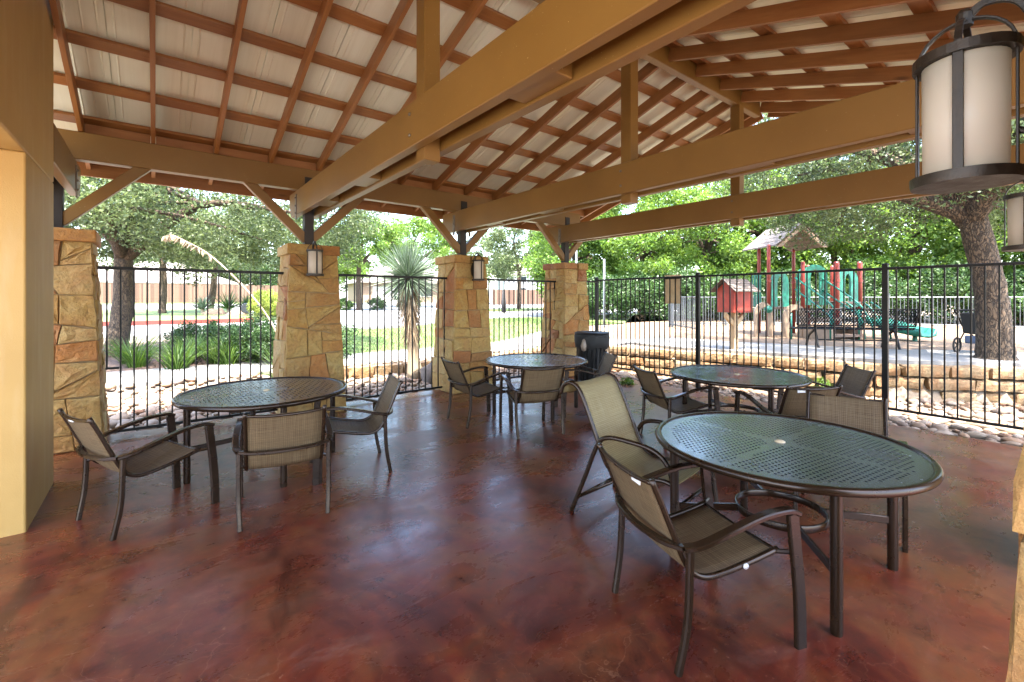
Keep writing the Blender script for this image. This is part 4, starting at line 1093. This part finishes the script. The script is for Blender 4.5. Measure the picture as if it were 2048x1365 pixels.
# --- tall yucca behind the fence
x, y = W(-2.02, 9.55)
t = thing('yucca_tree', 'tall beaked yucca with spiky silver green head and dry skirt', 'yucca', (x, y, gzf(x, y)))
hd = W(-.17, .05)
def tp_(z):                             # trunk axis
    k = z / 2.05; return Vector((hd[0] * (k ** .6) * 1.0, hd[1] * k, z))
q = MB().tube([tp_(z) for z in np.linspace(0, 2.1, 14)], [.19, .16, .135, .12, .115] + [.105] * 9, 12); q.build('trunk', MT['leaf_dry'], t, True)
top = tp_(2.1)
Q = blades(rg, 1000, .1, .82, .017, 0.0, 2.5, .15, 3, 0, .05, 2.0); Q = Q + np.array([top.x, top.y, top.z + .02]); obj('leaf_head', mesh_quads('leaf_head', Q), MT['leaf_yucca'], t)
sk = []
for z in np.linspace(.95, 2.0, 16):
    c = tp_(z); sk.append(blades(rg, 46, .1, .62 * (.75 + .25 * z / 2), .016, 2.55, 3.02, .12, 3, 0, .09, 1.5) + np.array([c.x, c.y, c.z + .1]))
obj('dry_skirt', mesh_quads('dry_skirt', np.concatenate(sk)), MT['leaf_dry'], t)
# boulder at its foot
def boulder(X, Z, r, label, seed, zs=.8, mat='wall_stone'):
    V = IV.copy()
    for i, v in enumerate(IV): V[i] *= 1 + .3 * mnoise.noise(Vector(v) * 1.3 + Vector((seed, 0, 0)))
    x, y = W(X, Z); o = obj('boulder', mesh('boulder', V * np.array([r, r * .8, r * zs]), IF, True), MT[mat], None, (x, y, gzf(x, y) + r * zs * .4)); tag(o, label, 'boulder', 'garden boulders')
boulder(-1.62, 9.2, .24, 'dark grey boulder at the foot of the yucca', 3, 1.2, 'shingle')
boulder(-17.9, 27.4, .62, 'pale boulder between agaves on the island', 5, .6, 'river_rock'); boulder(-16.4, 27.0, .55, 'mottled boulder left of the parked car', 8, .65, 'river_rock')
boulder(-2.9, 10.0, .16, 'small cream boulder left of the yucca trunk', 12, .7, 'river_rock')
# flower stalk arching over the left fence
b0 = W(-4.5, 9.1); z0 = gzf(*b0)
t = thing('flower_stalk_plant', 'arching pale dry flower stalk rising from spiky grass behind left fence', 'plant', (b0[0], b0[1], z0))
pts = [(-4.5, 9.1, z0), (-4.65, 9.05, .75), (-4.95, 9.0, 1.35), (-5.45, 8.95, 1.95), (-5.95, 8.9, 2.42), (-6.35, 8.85, 2.66), (-6.62, 8.85, 2.78), (-6.78, 8.85, 2.75)]
sp3 = spline([Vector((W(p[0], p[1])[0] - b0[0], W(p[0], p[1])[1] - b0[1], p[2] - z0)) for p in pts], 8)
MB().tube(sp3, [.020 - .013 * i / len(sp3) for i in range(len(sp3))], 7).build('stalk', MT['leaf_dry'], t, True)
fl_ = MB()
for i in range(int(len(sp3) * .55), len(sp3)):
    for k in range(3):
        p = sp3[i] + Vector((rg.normal() * .01, rg.normal() * .01, 0)); d = Vector((rg.normal() * .05, rg.normal() * .05, -.085 - .03 * rg.random()))
        fl_.tube([p, p + d * .5, p + d], [.005, .012, .004], 5)
fl_.build('seed_pods', MT['leaf_dry'], t)
obj('grass_leaves', mesh_quads('grass_leaves', blades(rg, 120, .1, 1.05, .010, .15, 1.1, .5, 4, 0, .1)), MT['leaf_grass'], t)
# agaves / yuccas on the island
for k, (X, Z, r, lab) in enumerate(((-19.2, 28.2, .95, 'spiky agave left of the forked island tree'), (-18.1, 29, 1.25, 'large spiky agave right of the forked island tree'), (-17.1, 29.3, 1.0, 'spiky agave next to the pale boulder'))):
    x, y = W(X, Z); t = thing('agave', lab, 'agave', (x, y, gzf(x, y) + .15), 0, 'agaves on the traffic island')
    obj('leaves', mesh_quads('leaves', blades(rg, 120, .1, r, .05, .05, 1.45, .25, 3, .25, .08)), MT['leaf_dark' if k else 'leaf_yucca'], t); MB().tube([(0, 0, -.1), (0, 0, .35)], .1, 8).build('stem', MT['leaf_dry'], t)
bush('round_shrub', 'clipped yellow green round shrub in front of the parked car', W(-13.65, 25.2), (.85, .85, .82), 190, 150, .05, 'leaf_yellow', 601, None, 'shrub', .2, dz=.15)
for k, (X, Z, r, lab) in enumerate(((-11.6, 39, .8, 'small shrub under the bright tree left of the yucca'), (-9.4, 41, 1.2, 'shrub behind the yucca skirt beyond the road'), (-13.8, 37.5, .7, 'pale grassy shrub at the lantern pillar edge'))):
    bush('far_shrub', lab, W(X, Z), (r, r, r * .7), 50, 60, .12, ('leaf_dark', 'leaf_dark', 'leaf_grass')[k], 620 + k, 'shrubs beyond the road', 'shrub', .4)
for X, Z, lab in ((2.05, 8.15, 'small green weed beside the trash can at the slab edge'), (5.45, 8.0, 'small green weed growing against the retaining wall'), (.9, 13.0, 'grass tuft between the two far pillars')):
    x, y = W(X, Z); bush('weed', lab, (x, y), (.12, .12, .14), 22, 22, .045, 'leaf_bright', int(X * 100), 'weeds among the stones', 'plant', .5)

# ------------------------------------------------------------------ far plank fences, houses, car
def plank_fence(p0, p1, label, h=2.0, z=None):
    p0, p1 = Vector(p0), Vector(p1); d = p1 - p0; L = d.length; n = int(L / .145); zb = gzf(p0.x, p0.y) if z is None else z
    t = thing('plank_fence', label, 'fence', (p0.x, p0.y, zb), math.atan2(d.y, d.x), 'plank fences beyond the road'); q = MB()
    for k in range(n):
        hh = h + rnd.gauss(0, .012); q.box(k * .145, k * .145 + .138, rnd.uniform(-.006, .006), .025, .03, hh)
    stuff(q.build('planks', MT['cedar_far'], t)); MB().box(0, L, .026, .07, .4, .5).box(0, L, .026, .07, h - .4, h - .3).build('rails', MT['cedar'], t)
m, tt, b = newmat('cedar_far')
ge = nd(tt, 'ShaderNodeNewGeometry'); c = ramp(tt, ge.outputs['Random Per Island'], [(0, (.075, .042, .028)), (.5, (.115, .066, .042)), (1, (.16, .10, .068))])
tt.links.new(c, b.inputs['Base Color']); b.inputs['Roughness'].default_value = .9
plank_fence((-22, 60.5), (13.5, 59), 'brown plank fence behind the island trees at left')
plank_fence((33, 46), (58, 38), 'grey brown plank fence between the two far pillars', 1.9)
def house(name, label, p, rz, L, D, h, pitch, wall, wins, roofm='roof_shingle'):
    x, y = p; t = thing(name, label, 'house', (x, y, gzf(x, y) - .1), rz, 'houses beyond the road')
    MB().box(0, L, 0, D, 0, h).build('wall', MT[wall], t); o = .5; rz_ = pitch
    q = MB(); V = [(-o, -o, h), (L + o, -o, h), (L + o, D + o, h), (-o, D + o, h), (D * .5, D / 2, h + rz_), (L - D * .5, D / 2, h + rz_)]
    V += [(v[0], v[1], v[2] - .16) for v in V[:4]]
    q.add(V, [(0, 1, 5, 4), (1, 2, 5), (2, 3, 4, 5), (3, 0, 4), (6, 7, 1, 0), (7, 8, 2, 1), (8, 9, 3, 2), (9, 6, 0, 3), (9, 8, 7, 6)]); q.build('roof', MT[roofm], t)
    for (x0, x1, z0, z1, kind) in wins:
        f = MB().box(x0, x1, -.05, .03, z0, z1).build('garage_door' if kind == 'g' else 'window', MT['house_white'], t)
        if kind == 'w': MB().box(x0 + .08, x1 - .08, -.065, -.051, z0 + .08, z1 - .08).build('pane', MT['tinted_glass'], f)
        else:
            for k in range(1, 4): MB().box(x0 + .05, x1 - .05, -.06, -.051, z0 + (z1 - z0) * k / 4 - .02, z0 + (z1 - z0) * k / 4 + .02).build('door_groove', MT['house_wall'], f)
    return t
house('house', 'low house with a pale hipped roof behind the plank fence at left', (-12.5, 66), -.05, 20, 11, 2.4, 2.6, 'house_wall', [(2, 3.4, 1, 2.2, 'w'), (9, 10.4, 1, 2.2, 'w')])
house('house', 'tan house with a garage beyond the road left of the yucca', (20.5, 56.5), -.12, 14, 9, 2.8, 3, 'house_wall', [(1.2, 5.6, 0, 2.2, 'g'), (7.5, 9.2, .9, 2.2, 'w'), (10.6, 12.3, .9, 2.2, 'w')])
house('house', 'white house behind the trees between the two far pillars', (44, 58), -.5, 14, 10, 4.6, 3, 'house_white', [(2, 3.6, 1, 2.4, 'w'), (6, 7.6, 1, 2.4, 'w'), (2, 3.6, 3.2, 4.2, 'w'), (6, 7.6, 3.2, 4.2, 'w')])
# parked car
cx, cy2 = W(-13.6, 27.2); t = thing('parked_car', 'dark car parked behind the yellow green round shrub', 'car', (cx, cy2, gzf(cx, cy2) + .02), math.atan2(*W(1, 0)[::-1]))
side = [(-2.1, .35), (-2.15, .62), (-2.0, .85), (-1.1, .98), (-.55, 1.42), (.7, 1.45), (1.5, 1.05), (2.1, .95), (2.15, .4), (1.9, .28), (-1.9, .26)]
body = MB(); n = len(side); V = []
for y, s_, zt in ((-.86, 1, 0), (-.78, .98, .0), (.78, .98, .0), (.86, 1, 0)):
    for (a, b) in side: V.append((a * s_, y * (1 - .18 * max(0, (b - .95) / .5)), b))
body.add(V, [tuple(range(n))[::-1], tuple(range(3 * n, 4 * n))] + [(k * n + i, k * n + (i + 1) % n, (k + 1) * n + (i + 1) % n, (k + 1) * n + i) for k in range(3) for i in range(n)])
bd = body.build('body', MT['car_paint'], t); bevel(bd, .04, 2)
for y in (-.80, .80): MB().prism([(-.95, 1.0), (-.5, 1.36), (.6, 1.38), (1.2, 1.04)], 'y', min(y, y * 1.02) - .012, max(y, y * 1.02) + .012).build('window', MT['tinted_glass'], t)
for xx in (-1.32, 1.32):
    for y in (-.84, .84):
        wl = MB().lathe([(.20, -.1), (.33, -.1), (.35, -.06), (.35, .06), (.33, .1), (.20, .1), (.20, -.1)], 22).build('wheel', MT['rubber'], t, True); wl.location = (xx, y, .34); wl.rotation_euler = (R(90), 0, 0)
        q = MB().lathe([(0, .085), (.05, .09), (.05, -.09), (0, -.085)], 12)
        for k in range(7):
            an = k * math.pi * 2 / 7; q.flat([(.04 * math.cos(an), .04 * math.sin(an), 0), (.215 * math.cos(an), .215 * math.sin(an), 0)], .05, .19, up=(0, 0, 1))
        q.build('rim', MT['alloy'], wl)
    MB().box(-2.12 if xx < 0 else 2.09, -2.09 if xx < 0 else 2.13, -.7, -.4, .66, .8).build('headlight', MT['white_plastic'], t)
# utility pedestal and poles
x, y = W(-.6, 33); t = thing('utility_post', 'dark wrapped utility post beyond the road between the far pillars', 'post', (x, y, gzf(x, y)))
MB().lathe([(.18, 0), (.18, .9), (.14, 1.0), (.10, 1.7), (0, 1.72)], 12).build('casing', MT['rubber'], t, True); MB().box(-.35, .35, -.3, .3, -.05, .06).build('footing', MT['concrete'], t)
def pole(X, Z, h, r, label, arm=False):
    x, y = W(X, Z); t = thing('light_pole', label, 'pole', (x, y, gzf(x, y)), 0, 'grey poles'); MB().lathe([(r * 1.1, 0), (r, .3), (r * .85, h)], 10).build('shaft', MT['grey_metal'], t, True)
    MB().lathe([(r * 2, 0), (r * 2, .03), (r * 1.2, .06)], 10).build('base', MT['grey_metal'], t)
    if arm: MB().tube(spline([(0, 0, h), (.15, 0, h + .35), (.5, 0, h + .4)], 5), r * .7, 6).build('arm', MT['grey_metal'], t); MB().box(.4, .8, -.1, .1, h + .34, h + .44).build('lamp_head', MT['grey_metal'], t)
pole(3.55, 17.5, 2.6, .05, 'short grey pole beside the curving path'); pole(2.9, 20.5, 4.6, .055, 'tall grey pole just right of the farthest pillar', True); pole(-13.4, 34, 4.3, .05, 'thin lamp pole left of the bright road tree', True)

# ------------------------------------------------------------------ playground
g0 = .46
# grey picket fence behind
def grey_fence(P, label):
    t = thing('grey_fence', label, 'fence', (0, 0, 0)); q = MB()
    for (X0, Z0), (X1, Z1) in zip(P[:-1], P[1:]):
        p, r_ = Vector(W(X0, Z0)), Vector(W(X1, Z1)); L = (r_ - p).length; n = int(L / .115)
        for k in range(n):
            c = p.lerp(r_, k / n); z = g0; q.box(c.x - .009, c.x + .009, c.y - .009, c.y + .009, z + .06, z + 1.16)
        for zz in (1.13, .12): MB().tube([(p.x, p.y, g0 + zz), (r_.x, r_.y, g0 + zz)], .02, 6).build('rail', MT['grey_metal'], t)
        for k in range(int(L / 2.4) + 1):
            c = p.lerp(r_, min(1, k * 2.4 / L)); MB().box(c.x - .03, c.x + .03, c.y - .03, c.y + .03, g0 - .1, g0 + 1.28).build('post', MT['grey_metal'], t)
    stuff(q.build('pickets', MT['grey_metal'], t))
grey_fence([(5.95, 14.6), (6.0, 17.3), (10.5, 18.2), (14.5, 17.5), (17.5, 15.5), (19.0, 12.5)], 'low grey metal fence behind the playground')
# red box on a post
x, y = W(4.62, 9.45); t = thing('post_box', 'red wooden box with shingled roof on a wooden post', 'box', (x, y, gzf(x, y)), -PHI + R(18))
bevel(MB().box(-.055, .055, -.055, .055, -.05, .85).build('post', MT['post_wood'], t), .006)
for s in (-1, 1): MB().prism([(s * .055, .52), (s * .055, .64), (s * .24, .80), (s * .24, .70)][::s], 'y', -.04, .04).build('bracket', MT['post_wood'], t)
bx = bevel(MB().prism([(-.24, .80), (.24, .80), (.24, 1.26), (0, 1.44), (-.24, 1.26)], 'x', -.24, .24).build('box', MT['kiosk_red'], t), .006)
MB().box(-.20, .20, -.252, -.241, .84, 1.22).build('door', MT['kiosk_red'], t)
for s in (-1, 1):
    for k in range(5):
        f0, f1 = k / 5, (k + 1.12) / 5; y0, z0, y1, z1 = s * .36 * (1 - f0), 1.22 + .26 * f0, s * .36 * (1 - f1), 1.22 + .26 * f1
        q = MB().prism([(y0, z0), (y0, z0 + .022), (y1, z1 + .010), (y1, z1)][::s], 'x', -.32, .32); q.build('shingle_course', MT['shingle'], t)
# mesh bench
x, y = W(7.34, 9.75); t = thing('mesh_bench', 'black expanded metal bench seen from behind beside the playground', 'bench', (x, y, gzf(x, y)), -PHI + R(-14)); bm_ = MT['black_metal']
def mesh_panel(name, L, prof, n, parent):
    """diamond strap mesh following a bent profile"""
    q = MB(); d = [Vector((0, *p)) for p in prof]; s = [0]
    for a_, b_ in zip(d[:-1], d[1:]): s.append(s[-1] + (b_ - a_).length)
    def at(u, v_): return (u, float(np.interp(v_, s, [p.y for p in d])), float(np.interp(v_, s, [p.z for p in d])))
    st = L / n; T = s[-1]
    for sg_ in (1, -1):
        k = -int(T / st * 1.0) - 2
        for k in range(-int(T / st) - 1, n + int(T / st) + 2):
            pts = []
            for v_ in np.linspace(0, T, 7):
                u = k * st + sg_ * v_ * .62
                if -1e-6 <= u <= L: pts.append(at(u - L / 2, v_))
            if len(pts) > 1: q.tube(pts, .0085, 4, cap=False)
    q.build(name, bm_, parent)
    MB().tube([at(-L / 2, 0), at(L / 2, 0)], .016, 6).tube([at(-L / 2, T), at(L / 2, T)], .016, 6).build(name + '_edge', bm_, parent)
    for e in (-1, 1): MB().tube([at(e * L / 2, v_) for v_ in np.linspace(0, T, 6)], .014, 6).build(name + '_side', bm_, parent)
mesh_panel('backrest', 2.2, [(-.02, .50), (-.06, .62), (-.13, .86)], 40, t); mesh_panel('seat', 2.2, [(.46, .40), (.42, .44), (.06, .42), (.0, .46)], 30, t)
for sx in (-.74, .74): MB().flat(spline([(sx, -.20, 0), (sx, -.04, .32), (sx, .02, .44), (sx, -.04, .60), (sx, -.12, .84)], 5), .05, .04, up=(1, 0, 0)).build('rear_support', bm_, t); MB().flat(spline([(sx, .50, 0), (sx, .36, .25), (sx, .05, .40)], 5), .05, .04, up=(1, 0, 0)).build('front_leg', bm_, t)
MB().tube([(-.74, -.10, .2), (.74, -.10, .2)], .016, 6).build('cross_bar', bm_, t)
# play structure
px, py = W(8.5, 13.4)
t = thing('play_structure', 'playground tower with red posts, green climbers and brown shingled roof', 'playground', (px, py, g0), -PHI + R(6))
def pc(X, Z): return (X - 8.5, Z - 13.4)
PTS = [(7.29, 13.1, 2.62, .05), (8.18, 12.9, 2.12, .055), (7.75, 14.2, 2.7, .05), (8.75, 14.0, 2.6, .05), (8.95, 12.6, 2.1, .075), (9.15, 13.9, 2.1, .06), (9.80, 12.75, 2.12, .065), (10.05, 14.0, 2.1, .06)]
for (X, Z, h, r) in PTS:
    p = pc(X, Z); MB().lathe([(r, -.1), (r, h - .05), (r * .8, h), (0, h + .02)], 12, (p[0], p[1], 0)).build('post', MT['play_red'], t, True)
    MB().lathe([(r + .012, 1.55), (r + .012, 1.62)], 12, (p[0], p[1], 0)).build('clamp_ring', MT['play_red'], t)
def quad_prism(name, pts, z0, z1, mat):
    MB().prism([pc(*p) for p in pts], 'z', z0, z1).build(name, MT[mat], t)
quad_prism('deck', [(7.25, 13.05), (8.2, 12.85), (8.8, 14.05), (7.7, 14.25)], .78, .85, 'play_brown'); quad_prism('deck', [(8.9, 12.55), (9.85, 12.7), (10.1, 14.05), (9.1, 13.95)], .93, 1.0, 'play_brown')
# roof: two shingled slopes with gable trim
rc = pc(8.12, 13.6)
for s in (-1, 1):
    for k in range(5):
        f0, f1 = k / 5, (k + 1.1) / 5; q = MB().prism([(rc[0] + s * .80 * (1 - f0), 2.56 + .66 * f0), (rc[0] + s * .80 * (1 - f0), 2.60 + .66 * f0), (rc[0] + s * .80 * (1 - f1), 2.585 + .66 * f1), (rc[0] + s * .80 * (1 - f1), 2.56 + .66 * f1)][::s], 'y', rc[1] - .78, rc[1] + .78); q.build('roof_course', MT['shingle'], t)
MB().prism([(rc[0] - .78, 2.54), (rc[0], 3.18), (rc[0] + .78, 2.54), (rc[0] + .63, 2.54), (rc[0], 3.06), (rc[0] - .63, 2.54)], 'y', rc[1] - .77, rc[1] - .71).build('gable_trim', MT['play_tan'], t)
# arched green climber panels
def arch_panel(p0, p1, z0, z1, wd, mat='play_green', top=.32):
    p0, p1 = Vector((*pc(*p0), 0)), Vector((*pc(*p1), 0)); d = p1 - p0; L = d.length; q = MB(); n = 14
    outer = [(0, z0)] + [(0, z1 - top)] + [(L / 2 - L / 2 * math.cos(x), z1 - top + top * math.sin(x)) for x in np.linspace(.2, math.pi - .2, n)] + [(L, z1 - top), (L, z0)]
    inner = [(wd, z0)] + [(wd, z1 - top - .05)] + [(L / 2 - (L / 2 - wd) * math.cos(x), z1 - top - .08 + (top - .06) * math.sin(x)) for x in np.linspace(.2, math.pi - .2, n)] + [(L - wd, z1 - top - .05), (L - wd, z0)]
    m_ = len(outer); V = []; nn = Vector((-d.y, d.x, 0)).normalized() * .03; x = d / L
    for off in (-1, 1):
        for (u, z) in outer + inner: c = p0 + x * u + nn * off; V.append((c.x, c.y, z))
    F = []
    for i in range(m_ - 1): F += [(i, i + 1, m_ + i + 1, m_ + i), (2 * m_ + i, 3 * m_ + i, 3 * m_ + i + 1, 2 * m_ + i + 1), (i, 2 * m_ + i, 2 * m_ + i + 1, i + 1), (m_ + i, m_ + i + 1, 3 * m_ + i + 1, 3 * m_ + i)]
    q.add(V, F).build('arch_panel', MT[mat], t)
arch_panel((8.25, 13.0), (8.88, 12.85), .9, 2.05, .2); arch_panel((9.05, 12.7), (9.72, 12.75), .85, 1.92, .24); arch_panel((7.35, 13.1), (7.85, 13.05), .85, 1.85, .18); arch_panel((8.85, 14.0), (9.15, 13.95), 1.0, 2.0, .08)
arch_panel((6.72, 12.9), (7.25, 12.9), 0, .98, .12, 'play_tan', .3); arch_panel((7.42, 12.7), (8.05, 12.6), 0, .92, .15, 'play_tan', .35)
for k in range(4): q0 = pc(7.42 + k * .09, 14.05); MB().box(q0[0] - .02, q0[0] + .02, q0[1] - .02, q0[1] + .02, .85, 1.85).build('barrier_bar', MT['play_green'], t)
# stairs with green hand rails
for k in range(4):
    c = pc(8.35, 11.75 + .27 * k); MB().box(c[0] - .38, c[0] + .38, c[1] - .14, c[1] + .14, .16 + .2 * k - .06, .16 + .2 * k).build('step', MT['play_brown'], t)
c = pc(8.35, 11.8)
for s in (-1, 1):
    MB().box(c[0] + s * .40 - .02, c[0] + s * .40 + .02, c[1] - .2, c[1] + 1.0, 0, .34).build('stringer', MT['play_tan' if s < 0 else 'play_brown'], t)
    for zz in (.62, .95): MB().tube(spline([(c[0] + s * .4, c[1] - .18, zz - .25), (c[0] + s * .4, c[1] - .14, zz), (c[0] + s * .4, c[1] + 1.1, zz + .72)], 4), .022, 8).build('hand_rail', MT['play_green'], t, True)
    MB().tube([(c[0] + s * .4, c[1] - .16, 0), (c[0] + s * .4, c[1] - .16, .8)], .035, 8).build('rail_post', MT['play_green'], t, True)
MB().tube([(c[0] - 1.15, c[1] + .3, 0), (c[0] - 1.15, c[1] + .3, .7)], .035, 8).build('rail_post', MT['play_green'], t, True)
q = MB(); V = IV * .11 + np.array([*pc(7.1, 12.85), .78]); q.add(V, IF).build('bubble_knob', MT['play_green'], t, True)
# curved slide
pts = spline([Vector((*pc(9.75, 12.3), .44)), Vector((*pc(9.82, 12.0), .36)), Vector((*pc(9.88, 11.6), .26)), Vector((*pc(9.95, 11.3), .20)), Vector((*pc(10.0, 11.0), .18))], 6)
pr = [(-.30, .16), (-.26, .16), (-.22, .03), (0, -.02), (.22, .03), (.26, .16), (.30, .16), (.27, -.03), (0, -.07), (-.27, -.03)]
MB().tube(pts, 1, prof=pr, up=(0, 0, 1)).build('slide', MT['play_green'], t, True)
c = pc(9.95, 11.3); MB().tube([(c[0], c[1], -.1), (c[0], c[1], .2)], .05, 8).build('slide_leg', MT['play_green'], t)
# blue climber bars seen behind the bench
for k in range(4):
    a0, a1 = pc(9.1 + k * .25, 12.45), pc(9.15 + k * .25, 11.9)
    MB().tube(spline([(a0[0], a0[1], .98), (a0[0] + .03, a0[1] - .25, .8), (a1[0] - .06, a1[1], .4), (a1[0], a1[1], 0)], 5), .022, 7).build('climber_bar', MT['play_green'], t, True)
# stroller behind the oak
x, y = W(9.2, 8.95); t = thing('stroller', 'black stroller parked behind the big oak trunk', 'stroller', (x, y, gzf(x, y)), -PHI + R(25))
for (wx, wy, r) in ((-.30, -.22, .145), (-.30, .22, .145), (.42, 0, .13)):
    wl = MB().tube([(r * math.cos(a_), 0, r * math.sin(a_)) for a_ in np.linspace(0, 2 * math.pi, 24, endpoint=False)], .018, 8, closed=True, up=(0, 1, 0)).build('wheel', MT['rubber'], t, True); wl.location = (wx, wy, r + .018)
    q = MB()
    for k in range(5): an = k * 2 * math.pi / 5; q.flat([(0, 0, 0), (r * math.cos(an), 0, r * math.sin(an))], .022, .012, up=(0, 1, 0))
    q.build('spokes', MT['black_metal'], wl)
for s in (-1, 1):
    MB().tube(spline([(.40, s * .03, .16), (0, s * .20, .45), (-.25, s * .22, .72), (-.42, s * .22, .86)], 5), .014, 7).build('frame_tube', MT['black_metal'], t, True); MB().tube([(-.30, s * .22, .16), (0, s * .20, .46)], .013, 7).build('rear_strut', MT['black_metal'], t, True)
MB().tube([(-.42, -.22, .86), (-.42, .22, .86)], .018, 8).build('handle', MT['rubber'], t, True)
q = MB().prism([(-.22, .40), (.22, .36), (.26, .42), (-.10, .48), (-.26, .82), (-.32, .80)], 'y', -.17, .17); bevel(q.build('seat', MT['rubber'], t), .02)
q = MB().prism([(-.20, .20), (.14, .20), (.12, .34), (-.20, .36)], 'y', -.15, .15); bevel(q.build('basket', MT['blue_fabric'], t), .02)
